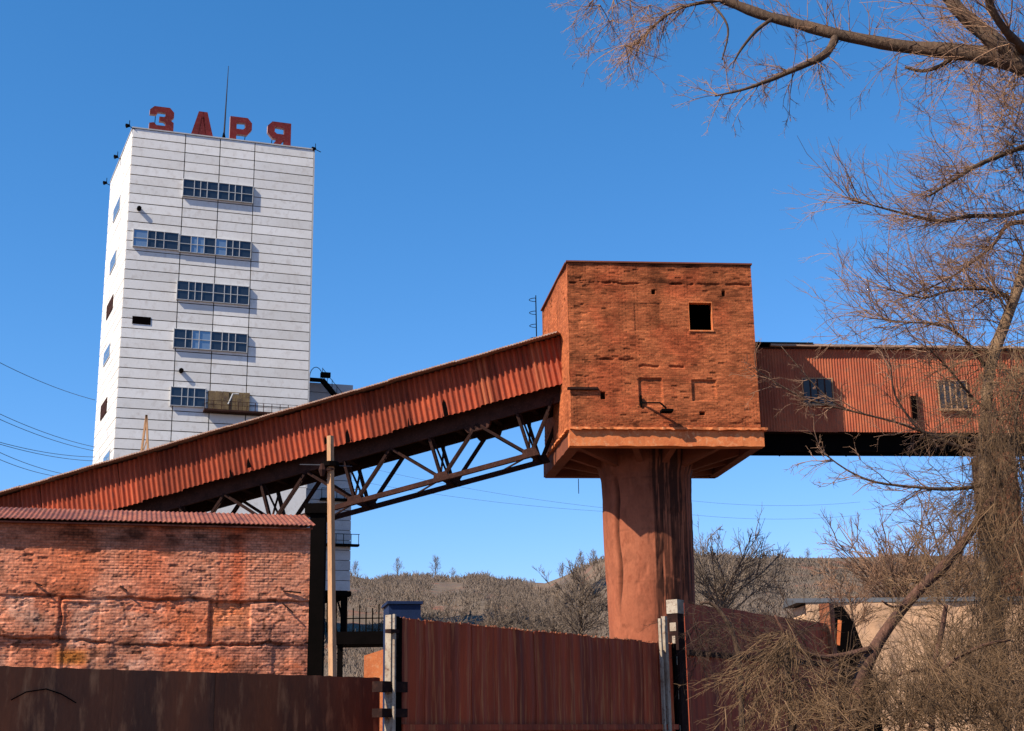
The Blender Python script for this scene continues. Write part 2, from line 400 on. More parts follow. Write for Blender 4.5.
# far shrubs on the hills: a mass nobody could count
T = Twigs(); rg = random.Random(11)
for i in range(9500):
    px = rg.uniform(300, 1080); t = rg.random() ** 0.8
    P = hill_pt(px, t); s = 0.8 + 1.2 * P.length / 350
    dens = fbm(np.array([px * 0.02]), np.array([t * 6.0]), 8)[0]
    if dens < 0.42: continue
    h = rg.uniform(0.6, 1.9) * s * (0.7 if px < 560 else 0.8) * (0.45 if 780 < px < 860 else 1)
    if t > 0.97: h *= 0.6
    for k in range(rg.randint(7, 11)):
        d = Vector((rg.uniform(-.6, .6), rg.uniform(-.6, .6), 1)).normalized()
        q = P + Vector((rg.uniform(-.8, .8), rg.uniform(-.8, .8), -0.2))
        l_ = h * rg.uniform(0.5, 1)
        e = q + d * l_ * 0.55; f_ = e + (d + rdir(rg) * 0.5).normalized() * l_ * 0.45
        T.add([tuple(q), tuple(e), tuple(f_)], 0.05 * s, 0.02 * s)
so_ = link('shrub_cover', T.mesh('shrub_cover', M['shrub']))
tag(so_, 'grey brown leafless scrub covering the hillside behind the plant', 'scrub', kind='stuff')

# separate small bare trees on the skyline and slope
tree_meshes = []
for v in range(4):
    rg = random.Random(50 + v)
    tk = MB(); H = 6.0
    tk.tube([(0, 0, -0.5), (0.08, 0.05, H * 0.3), (0.0, 0.15, H * 0.6), (0.1, 0.1, H * 0.92)], [0.16, 0.12, 0.07, 0.02], 7)
    T = Twigs()
    for k in range(26):
        z = H * rg.uniform(0.08, 0.85); a = rg.uniform(0, 6.28)
        d = Vector((math.cos(a), math.sin(a), rg.uniform(1.0, 2.4)))
        sprout(T, Vector((0.05, 0.1, z)), d, (H - z) * 0.42 + 0.6, 0.03, 2, 0.05, 0.2, (3, 5), 0.7, rg, rmin=0.014)
    tree_meshes.append((tk.mesh(M['shrub'], 'trunk', True), T.mesh('crown', M['shrub'])))
specs = [(355, .99, 1.0, 'small bare tree on the skyline just right of the white tower'),
         (398, .99, 1.25, 'tallest bare tree on the far left skyline, above the blue cabin'),
         
         
         (436, .99, 1.2, 'upright bare tree on the skyline over the left part of the gate'),
         (453, .99, .8, 'low bare tree on the skyline before the hump'),
         
         
         (562, .96, .8, 'bare tree where the nearer slope begins to rise'),
         (581, .95, .9, 'bare tree halfway up the rising slope left of the pillar'),
         (594, .9, 1.0, 'bare tree on the slope touching the pillar on its left'),
         (578, .55, 1.0, 'bare tree low on the slope left of the pillar'),
         (590, .3, .9, 'bare bushy tree at the hill foot left of the pillar'),
         (545, .45, .9, 'bare bushy tree in the middle of the slope between gate and hump'),
         (704, .93, .75, 'small bare tree on the skyline right behind the pillar'),
         
         
         (808, .97, .55, 'low bare tree on the flat skyline near the big shrub')]
for i, (px, t, sc, lab) in enumerate(specs):
    P = hill_pt(px, t); s = sc * .6 * (0.8 + 0.6 * P.length / 350) * rnd.uniform(.75, 1.15)
    e = thing('bare_tree', P, lab, 'tree', 'small bare trees on the hill')
    tm, cm = tree_meshes[i % 4]
    for nm, me in (('trunk', tm), ('crown', cm)):
        o = bpy.data.objects.new(nm, me); C.objects.link(o); o.parent = e
    e.rotation_euler.z = i * 1.3; e.scale = (s, s, s)

# ------------------------------------------------------------------ white headframe tower
TY = 160.0
A = at(133, 128, TY); B = at_z(314, 150, A.z); Cc = at_z(110.5, 183, A.z)
def azim(p, q): d = q - p; return math.degrees(math.atan2(d.x, d.y))
TF = Frame((A.x, A.y, 0), azim(A, B)); TW = (B - A).length; TH = A.z
TL = Frame((Cc.x, Cc.y, 0), azim(Cc, A)); TLW = (Cc - A).length
tower = thing('headframe_tower', (A.x, A.y, 0), 'tall white panel clad tower with window bands and red letters on its roof', 'tower')
D_ = Cc - A
# core
core = MB()
q = [TF.P(0.15, 0.12, 0) + Vector((0, 0, 0)), TF.P(TW - .1, .12, 0), TF.P(TW - .1, .12, 0) + D_, TF.P(.15, .12, 0) + D_]
vs = [tuple(v) for v in q] + [(v.x, v.y, TH - 0.15) for v in q]
core.add(vs, [(0,3,2,1),(4,5,6,7),(0,1,5,4),(1,2,6,5),(2,3,7,6),(3,0,4,7)])
core.build('joint_backing', M['panel_back'], tower, Matrix.Identity(4))
ROW = 1.23
xs = [0] + [TF.uv(px, py)[0] for px, py in ((185.7, 138), (220.5, 142), (255, 146))] + [TW]
g_ = 0.055
def panel_mesh(w):
    mb = MB(); mb.box(g_, w - g_, 0, 0.12, g_, ROW - g_); return mb.mesh(M['panel'], 'wall_panel')
nrow = 36
for ci in range(4):
    w = xs[ci + 1] - xs[ci]; me = panel_mesh(w)
    for r in range(nrow):
        f = Frame(TF.P(xs[ci], 0.004 * rnd.random() * 8 - 0.02, TH - ROW * (r + 1)), azim(A, B))
        link('wall_panel', me, tower, f.mat())
lw = TLW / 3; mel = panel_mesh(lw)
for ci in range(3):
    for r in range(nrow):
        f = Frame(TL.P(lw * ci, 0.0 - 0.02 * rnd.random(), TH - ROW * (r + 1)), azim(Cc, A))
        link('wall_panel', mel, tower, f.mat())
lowz = TH - ROW * nrow
lo = MB()
q = [TF.P(0, 0, 0), TF.P(TW, 0, 0), TF.P(TW, 0, 0) + D_, TF.P(0, 0, 0) + D_]
lo.add([tuple(v) for v in q] + [(v.x, v.y, lowz) for v in q], [(0,3,2,1),(4,5,6,7),(0,1,5,4),(1,2,6,5),(2,3,7,6),(3,0,4,7)])
lo.build('lower_wall', M['panel'], tower)
cap = MB()
q = [TF.P(-.08, -.1, 0), TF.P(TW + .05, -.1, 0), TF.P(TW + .05, 0, 0) + D_, TF.P(-.08, 0, 0) + D_]
cap.add([(v.x, v.y, TH + .002) for v in q] + [(v.x, v.y, TH + .16) for v in q], [(0,3,2,1),(4,5,6,7),(0,1,5,4),(1,2,6,5),(2,3,7,6),(3,0,4,7)])
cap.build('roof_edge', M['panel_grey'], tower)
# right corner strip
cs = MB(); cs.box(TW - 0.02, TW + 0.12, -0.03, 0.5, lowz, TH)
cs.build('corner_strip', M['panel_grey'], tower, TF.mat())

def tower_window(fr, x0, x1, z0, z1, halves, proj=0.32, frame=M['frame_white'], pale=(), rusty=False):
    mm = fr.mat()
    fb = MB(); t = 0.075
    fb.box(x0, x1, -proj, 0, z0 - 0.06, z0); fb.box(x0, x1, -proj, 0, z1, z1 + 0.06)
    fb.box(x0 - .08, x0, -proj, 0, z0 - .1, z1 + .12); fb.box(x1, x1 + .08, -proj, 0, z0 - .1, z1 + .12)
    w = fb.build('window', frame if not rusty else M['steel_brown'], tower, mm)
    hw = (x1 - x0) / halves
    mu = MB()
    panes = []
    for h in range(halves):
        bx = x0 + h * hw
        cuts = [0, .31, .49, .68, 1.0]
        for i, c in enumerate(cuts):
            if 0 < i < 4 or (i == 0 and h > 0):
                mu.box(bx + c * hw - t / 2 * (1.0 if i else 1.5), bx + c * hw + t / 2 * (1.0 if i else 1.5), -proj - .02, -proj + .06, z0, z1)
        mu.box(bx, bx + hw, -proj - .012, -proj + .05, (z0 + z1) / 2 - .035, (z0 + z1) / 2 + .035)
        for i in range(4):
            panes.append((bx + cuts[i] * hw, bx + cuts[i + 1] * hw))
    mu.build('mullions', frame, w, mm)
    for i, (a, b_) in enumerate(panes):
        pb = MB(); pb.box(a + .03, b_ - .03, -proj + .09, -proj + .12, z0, z1)
        pb.build('pane', M['glass_pale'] if i in pale else M['glass'], w, mm)
    return w
def tw(px0, py0, px1, py1, halves, **k):
    x0, z1 = TF.uv(px0, py0); x1, z0 = TF.uv(px1, py1)
    x0b, z0b = x0, z0
    tower_window(TF, x0, x1, z0, z1, halves, **k)
tw(183.6, 180, 252, 203.5, 2)
tw(134, 230, 177.5, 250.5, 1, pale=(0,))
tw(180, 236, 250, 258.5, 2, pale=(1, 2, 4))
tw(177.6, 281.5, 248, 305.3, 2)
tw(174.3, 329.5, 246.2, 352.8, 2, pale=(2, 3))
tw(171.2, 387.5, 204.5, 407.4, 1)
# brown boarded bay with its balcony
x0, z1 = TF.uv(208, 391); x1, z0 = TF.uv(249, 412)
bb = MB()
for i in range(6):
    a = x0 + (x1 - x0) * i / 6; bb.box(a + .02, a + (x1 - x0) / 6 - .02, -0.22 - (i % 3) * .06, -.02, z0, z1)
bb.build('boarded_bay', patchy('rusty_boards', (0.3, 0.2, 0.1), (0.14, 0.09, 0.06), (0.4, 0.3, 0.1), 1.2), tower, TF.mat())
px0, pz = TF.uv(203, 410.5); px1, pz2 = TF.uv(296, 417)
pl = MB(); pl.box(px0, px1, -1.3, -.02, pz - .22, pz)
wk = pl.build('walkway', M['steel_brown'], tower, TF.mat())
rl = MB()
for h_ in (0.55, 1.05): rl.box(px0 + .01, px1 - .01, -1.28, -1.22, pz + h_ - .04, pz + h_)
k = px0
while k < px1: rl.box(k, k + .07, -1.3, -1.21, pz + .002, pz + 1.02); k += 1.0
rl.build('railing', M['steel_brown'], wk, TF.mat())
wp = MB(); ax, az_ = TF.uv(227, 406); wp.tube([(ax, -1.0, az_), (ax + .5, -1.0, az_ + 1.3), (ax + 1.2, -1.0, az_ + 1.35)], .09, 6)
wp.build('white_pipe', M['frame_white'], wk, TF.mat())
# small dark opening left
x0, z1 = TF.uv(132.5, 316); x1, z0 = TF.uv(150.5, 325)
ob = MB(); ob.box(x0, x1, -.06, .02, z0, z1); ob.build('opening', M['void'], tower, TF.mat())
for (px, py) in ((139, 209), (181, 371)):
    x, z = TF.uv(px, py); ob = MB(); ob.tube([(x, -.45, z), (x, .0, z)], .28, 10); ob.build('vent_pipe', M['black_steel'], tower, TF.mat())
# windows of the sunlit left face
for (px0, py0, px1, py1, rusty) in ((114.5, 203, 120, 216, 0), (111, 257, 116, 268, 0), (107.5, 301, 113, 314, 1), (104.5, 349, 110, 361, 0), (101.5, 403, 107, 415, 1), (104, 458, 110, 464, 0)):
    xa, za = TL.uv(px0, (py0 + py1) / 2); xb, zb = TL.uv(px1, (py0 + py1) / 2)
    zc = (za + zb) / 2
    f_ = MB(); f_.box(min(xa, xb), max(xa, xb), -.1, 0, zc - .95, zc + .95)
    w = f_.build('window', M['frame_white'] if not rusty else M['steel_brown'], tower, TL.mat())
    n_ = 4; wd = abs(xb - xa) / n_
    for i in range(n_):
        p_ = MB(); p_.box(min(xa, xb) + wd * i + .08, min(xa, xb) + wd * (i + 1) - .08, -.12, -.101, zc - .8, zc - .05)
        p_.box(min(xa, xb) + wd * i + .08, min(xa, xb) + wd * (i + 1) - .08, -.12, -.101, zc + .05, zc + .8)
        p_.build('pane', M['glass_pale'] if not rusty else M['steel_brown'], w, TL.mat())
# floodlights at the roof corners
for (px, py, lab) in ((131, 127, 'small floodlight bracket at the near left roof corner of the white tower'),
                      (317, 150, 'small floodlight bracket at the right roof corner of the white tower'),
                      (108, 184, 'small floodlight bracket at the far left roof corner of the white tower'),
                      (119, 158, 'small floodlight bracket half way along the left roof edge')):
    Yd = {131: TY, 317: B.y, 108: Cc.y, 119: (A.y + Cc.y) / 2}[px]
    P = at(px, py, Yd)
    t = thing('floodlight', P, lab, 'floodlight', 'floodlights on the tower roof')
    b1 = MB(); b1.bar(P + Vector((0.5, 0, -.3)), P + Vector((-.5, 0, .25)), .08); b1.bar(P + Vector((-.2, 0, 0)), P + Vector((-.2, 0, .9)), .07); b1.build('bracket', M['black_steel'], t)
    b2 = MB(); b2.tube([P + Vector((-.55, -.15, .1)), P + Vector((-.2, .1, .25))], [.3, .16], 8); b2.build('lamp_head', M['black_steel'], t)

# letters
LET = {
 'З': [[(0, .82), (.18, 1), (.78, 1), (1, .8), (1, .6), (.88, .5), (1, .4), (1, 0), (.0, 0), (0, .22), (.12, .32), (.3, .24), (.66, .24), (.66, .38), (.58, .42), (.36, .42), (.36, .6), (.58, .6), (.66, .64), (.66, .76), (.3, .76), (.22, .66), (0, .66)]],
 'А': [[(0, 0), (.34, 1), (.66, 1), (1, 0), (.72, 0), (.66, .2), (.34, .2), (.28, 0)], ],
 'Р': None, 'Я': None}
def letter(ch, pxl, pyl, pxr, H, W, lab, off=0.5):
    xc0, zc0 = TF.uv(pxl, pyl, off)
    xc1, _ = TF.uv(pxr, pyl, off)
    w = xc1 - xc0; z0 = TH + .15; h = H
    t = thing('letter_' + {'З': 'ze', 'А': 'a', 'Р': 'er', 'Я': 'ya'}[ch], TF.P((xc0 + xc1) / 2, off, z0), lab, 'sign letter', 'red roof letters')
    mbs = []
    def P(pts): return [(xc0 + x * w, z0 + .06 + z * h) for x, z in pts]
    if ch == 'З':
        parts = [[(0, .66), (.26, .66), (.34, .78), (.3, 1), (.18, 1), (0, .84)], [(.3, 1), (.34, .78), (.64, .78), (.82, 1)], [(.82, 1), (.64, .78), (.66, .64), (1, .62), (1, .82)],
                 [(1, .62), (.66, .64), (.58, .6), (.86, .5)], [(.86, .5), (.58, .6), (.4, .6), (.4, .42), (.58, .42)], [(.86, .5), (.58, .42), (.66, .36), (1, .4)],
                 [(1, .4), (.66, .36), (.66, .24), (.72, 0), (1, 0)], [(.66, .24), (.3, .24), (.2, 0), (.72, 0)], [(.3, .24), (.18, .34), (0, .3), (0, 0), (.2, 0)]]
    elif ch == 'А':
        parts = [[(-.04, 0), (.32, 0), (.56, 1), (.3, 1)], [(.68, 0), (1.04, 0), (.72, 1), (.5, 1), (.5, .72)], [(.3, 0.0), (.7, .0), (.58, .8), (.44, .8)]]
    else:
        parts = [[(0, 0), (.3, 0), (.3, .3), (.3, 1), (0, 1)], [(.3, .76), (.68, .78), (.8, 1), (.3, 1)], [(.8, 1), (.68, .78), (.7, .58), (1, .52), (1, .8)],
                 [(1, .52), (.7, .58), (.6, .5), (.78, .28)], [(.78, .28), (.6, .5), (.3, .5), (.3, .28)]]
        if ch == 'Я':
            parts = [[(1 - x, z) for x, z in reversed(p)] for p in parts]
            parts.append([(.22, 0), (.5, 0), (.72, .28), (.42, .3)])
    face = MB(); side = MB()
    for p in parts:
        # make counter-clockwise seen from -y
        q = P(p); ar = sum(q[i][0] * q[(i + 1) % len(q)][1] - q[(i + 1) % len(q)][0] * q[i][1] for i in range(len(q)))
        if ar < 0: q = q[::-1]
        face.prism(q, off - .03, off); side.prism(q, off + .001, off + .55)
    face.build('letter_face', M['letter_red'], t, TF.mat()); side.build('letter_body', M['letter_side'], t, TF.mat())
    fr = MB()
    for fx in (.25, .75):
        fr.bar((xc0 + w * fx, off + .3, z0 + .002), (xc0 + w * fx, off + .3, z0 + .3), .12)
        fr.bar((xc0 + w * fx, off + 1.6, z0 + .01), (xc0 + w * fx, off + .57, z0 + h * .7), .09)
    fr.build('support_frame', M['black_steel'], t, TF.mat())
letter('З', 149.5, 118, 174, 3.35, 3, 'faded red roof letter shaped like a 3, leftmost on the white tower')
letter('А', 192, 123, 213, 3.4, 3, 'faded red roof letter A on the white tower')
letter('Р', 230, 126, 252, 3.3, 3, 'faded red roof letter shaped like a P, right of the antenna')
letter('Я', 267.5, 133, 291, 3.3, 3, 'faded red roof letter like a reversed R, rightmost on the white tower')
P0 = at(223.5, 143, TF.P(11, 1, 0).y); P1 = at(228.5, 66, TF.P(11, 1, 0).y)
t = thing('roof_antenna', P0, 'thin dark antenna mast rising between the roof letters of the white tower', 'antenna')
mb = MB(); mb.tube([P0, P0.lerp(P1, .5), P1], [.14, .09, .04], 6); mb.build('mast', M['wire'], t)
mb = MB(); mb.tube([P0 + Vector((0, 0, -.2)), P0 + Vector((0, 0, .5)), P0 + Vector((0, 0, 1.4))], [.5, .3, .12], 6); mb.build('base', M['black_steel'], t)

# annex on the right of the tower
x0, _ = TF.uv(300, 385, 4.2); x1, z1 = TF.uv(353, 385, 4.2); _, z0 = TF.uv(352, 591, 4.2)
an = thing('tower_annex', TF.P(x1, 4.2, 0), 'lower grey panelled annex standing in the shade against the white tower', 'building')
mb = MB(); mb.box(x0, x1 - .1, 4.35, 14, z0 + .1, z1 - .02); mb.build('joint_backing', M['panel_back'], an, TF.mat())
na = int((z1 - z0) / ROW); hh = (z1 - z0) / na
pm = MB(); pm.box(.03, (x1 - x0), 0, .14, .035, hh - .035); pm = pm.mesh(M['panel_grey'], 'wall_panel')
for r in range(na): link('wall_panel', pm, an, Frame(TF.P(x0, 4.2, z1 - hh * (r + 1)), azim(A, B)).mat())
mb = MB()
for yy in (4.6, 13): mb.box(x1 - .9, x1 - .2, yy, yy + .7, 0, z0 + .05); mb.box(x1 - 1.9, x1 - 1.5, yy, yy + .4, 0, z0 + .05)
for k in range(5): mb.bar((x1 - .5, 4.95, z0 * k / 5), (x1 - 1.7, 4.95, z0 * (k + 1) / 5), .2)
mb.box(x0, x1 + .2, 4.3, 14, z0 - .6, z0 - .01)
mb.build('trestle_legs', M['black_steel'], an, TF.mat())
for (py) in (500, 545):
    _, zz = TF.uv(352, py, 4.2)
    mb = MB(); mb.box(x1 - 4, x1 + .9, 3.2, 4.19, zz - .25, zz)
    for k in range(6): mb.box(x1 - 4 + k * .95, x1 - 3.93 + k * .95, 3.2, 3.27, zz, zz + 1.2)
    mb.box(x1 - 4, x1 + .9, 3.205, 3.265, zz + 1.16, zz + 1.24)
    mb.build('platform', M['black_steel'], an, TF.mat())
# stair down over the annex
mb = MB()
a0 = TF.uv(309, 377, 3); a1 = TF.uv(322, 379, 3); a2 = TF.uv(341, 403, 3)
mb.box(a0[0], a1[0], 2.6, 3.6, a1[1] - .3, a1[1])
mb.bar((a1[0], 3, a1[1] - .1), (a2[0], 3, a2[1]), .8, .5)
for k in range(5):
    f_ = k / 4; x = a1[0] + (a2[0] - a1[0]) * f_; z = a1[1] + (a2[1] - a1[1]) * f_; mb.bar((x, 2.7, z), (x, 2.7, z + 1.4), .06)
mb.bar((a1[0], 2.7, a1[1] + 1.3), (a2[0], 2.7, a2[1] + 1.3), .06)
pts = [(a0[0] + (a1[0] - a0[0]) * .5 * (1 - math.cos(w)), 2.65, a1[1] + 1.4 * math.sin(w)) for w in np.linspace(0, math.pi, 9)]
mb.tube(pts, .05, 5); mb.box(a1[0] - .2, a1[0] + 1.0, 2.5, 3.2, a1[1] + .2, a1[1] + .8)
mb.build('outside_stair', M['black_steel'], an, TF.mat())

# ------------------------------------------------------------------ brick transfer house on its pillar
A = at(567, 262, 70); B = at_z(750.5, 265, A.z); Cb = at_z(542, 311, A.z)
BF = Frame((A.x, A.y, 0), azim(A, B)); BW = (B - A).length; BH = A.z
BLf = Frame((Cb.x, Cb.y, 0), azim(Cb, A)); BLW = (Cb - A).length
V_ = Cb - A
house = thing('brick_transfer_house', (A.x + 4, A.y + 4, 0), 'orange brick house like a cube raised high on a thick round pillar', 'building')
Zb = 16.95                                              # underside of brickwork
def relief(W, H, z0, dx, dz, depth, tint, hole=None):
    nx = int(round(W / dx)); nz = int(round(H / dz))
    X, Z = np.meshgrid(np.linspace(0, W, nx + 1), np.linspace(0, H, nz + 1) + z0)
    Yd = depth(X, Z); Cl = tint(X, Z)
    V = np.stack([X.ravel(), Yd.ravel(), Z.ravel()], 1)
    i = np.arange(nz)[:, None] * (nx + 1) + np.arange(nx)[None, :]
    Fq = np.stack([i, i + 1, i + nx + 2, i + nx + 1], -1).reshape(-1, 4)
    if hole is not None:
        xc = V[Fq].mean(1); keep = ~hole(xc[:, 0], xc[:, 2]); Fq = Fq[keep]
    return V, Fq, Cl.reshape(-1, 3)
def brick_jit(X, Z, cw=0.25, ch=0.077, seed=1, amp=0.02):
    row = np.floor(Z / ch + .01); col = np.floor(X / cw + 0.5 * (row % 2))
    return (vnoise(col * 1.0, row * 1.0, seed) - .5) * amp * 2
# features on the front face, placed in wall metres
def fb(px, py): return BF.uv(px, py)
hx0, hz1 = fb(688.5, 302.5); hx1, hz0 = fb(713, 330.5)
def courses(X, Z, cw, ch, dj, seed):
    """joint depth and per-brick shade"""
    row = np.floor(Z / ch + 1e-4); fr = Z / ch - row; xx = X / cw + .5 * (row % 2); col = np.floor(xx); fx = xx - col
    open_ = .35 + .9 * sstep(.35, .7, fbm(X * .8, Z * 1.1, seed + 3))
    j = ((fr < .22) | (fx < .07)) * 1.0
    shade = .84 + .38 * vnoise(col, row, seed + 9)
    miss = (vnoise(col * 1.0, row * 1.0, seed + 15) > .955) * sstep(.45, .6, fbm(X * .7, Z * .9, seed + 21))
    return j * dj * open_ + miss * dj * 2.2, shade * (1 - .34 * j * open_) * (1 - .5 * miss)
def rectmask(X, Z, r, s=0.03):
    return sstep(r[0] - s, r[0] + s, X) * (1 - sstep(r[1] - s, r[1] + s, X)) * sstep(r[2] - s, r[2] + s, Z) * (1 - sstep(r[3] - s, r[3] + s, Z))
def rect(px0, py0, px1, py1):
    a = fb(px0, py0); b_ = fb(px1, py1); return (a[0], b_[0], b_[1], a[1])
blk1 = rect(639, 378, 663, 406); blk2 = rect(692, 380, 717, 401); blk3 = rect(634, 303, 662, 331)
ln1 = fb(600, 283)[1]; ln2 = fb(600, 359)[1]; ln3 = fb(640, 366)[1]
smallh = [rect(601, 392, 605, 399), rect(652, 290, 655, 294), rect(722, 291, 725, 296), rect(700, 412, 705, 415)]
def bdepth(X, Z):
    d = (fbm(X * .5, Z * .5, 4) - .5) * .06 + (fbm(X * 3, Z * 5, 9) - .5) * .012 + brick_jit(X, Z, .32, .104, 5, .006)
    d += .10 * rectmask(X, Z, blk1) + .10 * rectmask(X, Z, blk2) + .03 * rectmask(X, Z, blk3)
    for i, (ln, a, b_) in enumerate(((ln1, 0.1, 9.8), (ln2, .3, 3.4), (ln3, 3.6, 6.0))):
        wob = (fbm(X * 2, X * 0 + i, 20 + i) - .5) * .18
        br = sstep(.42, .55, fbm(X * 1.2, X * 0 + 3 + i, 30 + i))
        d += .10 * np.exp(-((Z - ln - wob) / .055) ** 2) * br * (X > a) * (X < b_)
    for r in smallh: d += .3 * rectmask(X, Z, r, .02)
    d += courses(X, Z, .32, .104, .010, 500)[0]
    # ragged eroded bricks at the left arris and lower band
    er = sstep(.55, .75, fbm(X * 4, Z * 9, 41)) * (np.exp(-(X - .75) ** 2 / .12) * (Z > 19.0) + .8 * np.exp(-((Z - 17.4) / .45) ** 2) + .6 * np.exp(-((Z - 24.9) / .4) ** 2))
    d += .03 * er
    return d
def btint(X, Z):
    base = .55 + .75 * fbm(X * .9, Z * 1.3, 60)
    soot_shade = .55 * np.exp(-((X - 4.75) / .42) ** 2) * sstep(21.5, 25.5, Z) * (.5 + fbm(X * 2, Z * .8, 62))
    soot_shade += .55 * np.exp(-((BH - Z) / .25)) * (.3 + fbm(X * 1.5, Z * 0, 63)) + .35 * np.exp(-((Z - ln1 - .1) / .35) ** 2) * fbm(X, Z * 4, 64) * 1.3
    soot_shade += .45 * np.exp(-((Z - 17.35) / .4) ** 2) * fbm(X * 1.4, Z * 3, 66) + .4 * np.exp(-((Z - ln2) / .2) ** 2) * (X < 3.6) * fbm(X * 2, Z, 67)
    soot_shade += .35 * np.exp(-((X - .3) / .35) ** 2) * fbm(X * 5, Z * 1.5, 65)
    soot_shade += .28 * sstep(.5, .72, fbm(X * .9, Z * 2.2, 68)) + .24 * sstep(.55, .68, fbm(X * 3, Z * 9, 69))
    for r in smallh: soot_shade += .8 * rectmask(X, Z, r, .03)  # shade inside the small holes put into the colour
    k = np.clip(base * (1 - soot_shade), .12, 1.3)
    red = 1 - .18 * sstep(.45, .7, fbm(X * .5, Z * .6, 70))
    k = k * courses(X, Z, .32, .104, 1, 500)[1]
    return np.stack([k, k * red, k * red], -1)
V, Fq, Cl = relief(BW, BH - Zb, Zb, .0425, .026, bdepth, btint, lambda x, z: (x > hx0) & (x < hx1) & (z > hz0) & (z < hz1))
link('front_wall', np_mesh('front_wall', V, Fq, M['brick_tower'], Cl), house, BF.mat())
# left face
def ldepth(X, Z):
    return (fbm(X * .5, Z * .5, 14) - .5) * .12 + brick_jit(X, Z, .32, .104, 6, .006) + (fbm(X * 3, Z * 5, 19) - .5) * .015
def ltint(X, Z):
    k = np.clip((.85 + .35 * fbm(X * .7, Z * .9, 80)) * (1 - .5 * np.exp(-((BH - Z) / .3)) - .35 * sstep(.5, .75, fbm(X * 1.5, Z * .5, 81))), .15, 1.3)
    return np.stack([k, k, k], -1)
V, Fq, Cl = relief(BLW, BH - Zb, Zb, .08, .026, lambda X, Z: ldepth(X, Z) + courses(X, Z, .32, .104, .014, 540)[0], lambda X, Z: ltint(X, Z) * courses(X, Z, .32, .104, 1, 540)[1][..., None])
link('side_wall', np_mesh('side_wall', V, Fq, M['brick_tower'], Cl), house, BLf.mat())
mb = MB()
q0 = [BF.P(.02, .3, 0), BF.P(BW - .02, .12, 0), BF.P(BW - .02, 0, 0) + V_, BF.P(.12, 0, 0) + V_]
mb.add([(v.x, v.y, BH - .12) for v in q0] + [(v.x, v.y, BH - .02) for v in q0], [(0,3,2,1),(4,5,6,7),(0,1,5,4),(1,2,6,5),(2,3,7,6),(3,0,4,7)])
mb.build('flat_roof', M['soffit'], house)
mb = MB()                                              # right and rear walls
for a, b_ in ((BF.P(BW - .015, .17, 0), BF.P(BW - .015, 0, 0) + V_), (BF.P(BW, 0, 0) + V_, BF.P(0, 0, 0) + V_)):
    d = (b_ - a).normalized(); nn = d.cross(Vector((0, 0, 1))) * -.3
    vs = [a, b_, b_ + nn, a + nn]
    mb.add([(v.x, v.y, Zb) for v in vs] + [(v.x, v.y, BH) for v in vs], [(0,3,2,1),(4,5,6,7),(0,1,5,4),(1,2,6,5),(2,3,7,6),(3,0,4,7)])
mb.build('rear_walls', M['brick_plain'], house)
mb = MB()                                              # window reveal, open hole into the dark room
mb.box(hx0 - .02, hx0 + .0, -.02, .35, hz0, hz1); mb.box(hx1, hx1 + .02, -.02, .35, hz0, hz1)
mb.box(hx0 - .02, hx1 + .02, -.02, .35, hz1, hz1 + .05); mb.box(hx0 - .05, hx1 + .05, -.06, .35, hz0 - .07, hz0)
mb.build('window_reveal', M['ledge'], house, BF.mat())
mb = MB(); mb.box(hx0 - .8, hx1 + .8, 3.4, 3.5, hz0 - 1, hz1 + .8); mb.box(hx0 - .9, hx0 - .8, .36, 3.5, hz0 - 1, hz1 + .8); mb.box(hx1 + .8, hx1 + .9, .36, 3.5, hz0 - 1, hz1 + .8); mb.box(hx0 - .8, hx1 + .8, .36, 3.5, hz0 - 1.1, hz0 - 1)
mb.build('dark_room', M['void'], house, BF.mat())
# coping
mb = MB(); mb.box(-.06, BW + .06, -.09, .25, BH - .012, BH + .07); mb.build('coping', M['soffit'], house, BF.mat())
mb = MB(); mb.box(0, BLW - .26, -.09, .25, BH - .01, BH + .069); mb.build('coping', M['soffit'], house, BLf.mat())
# concrete slab: rough ledge strip, fascia and underside
def rough_bar(mb, x0, x1, y0, y1, z0, z1, n, amp, seed):
    rr = random.Random(seed); pr = []
    for i in range(n + 1):
        x = x0 + (x1 - x0) * i / n; j = [rr.uniform(-amp, amp) for _ in range(4)]
        pr.append([(x, y0 + j[0], z0 + j[1]), (x, y0 + j[2], z1 + j[3] * .5), (x, y1, z1), (x, y1, z0)])
    base = len(mb.v)
    for p in pr: mb.v += p
    for i in range(n):
        for k in range(4):
            a = base + i * 4 + k; b2 = base + i * 4 + (k + 1) % 4
            mb.f.append((a, b2, b2 + 4, a + 4)[::-1])
    mb.f.append((base, base + 1, base + 2, base + 3)); mb.f.append((base + 4 * n + 3, base + 4 * n + 2, base + 4 * n + 1, base + 4 * n))
mb = MB(); rough_bar(mb, -.1, BW + .3, -.3, .2, Zb - .02, Zb + .1, 60, .03, 1); mb.build('ledge', M['ledge'], house, BF.mat())
mb = MB(); rough_bar(mb, 0, BLW + .1, -.26, .2, Zb - .02, Zb + .1, 40, .03, 2); mb.build('ledge', M['ledge'], house, BLf.mat())
mb = MB(); rough_bar(mb, -.13, BW + .12, -.12, .5, 16.1, Zb - .021, 26, .022, 3); mb.build('slab_fascia', M['ledge'], house, BF.mat())
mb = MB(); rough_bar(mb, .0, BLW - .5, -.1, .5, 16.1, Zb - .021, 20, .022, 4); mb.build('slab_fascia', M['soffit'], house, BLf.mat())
mb = MB()
q0 = [BF.P(.4, .45, 0), BF.P(BW + .1, .45, 0), BF.P(BW + .1, 0, 0) + V_, BF.P(.1, 0, 0) + V_]
mb.add([(v.x, v.y, 16.5) for v in q0] + [(v.x, v.y, Zb - .03) for v in q0], [(0,3,2,1),(4,5,6,7),(0,1,5,4),(1,2,6,5),(2,3,7,6),(3,0,4,7)])
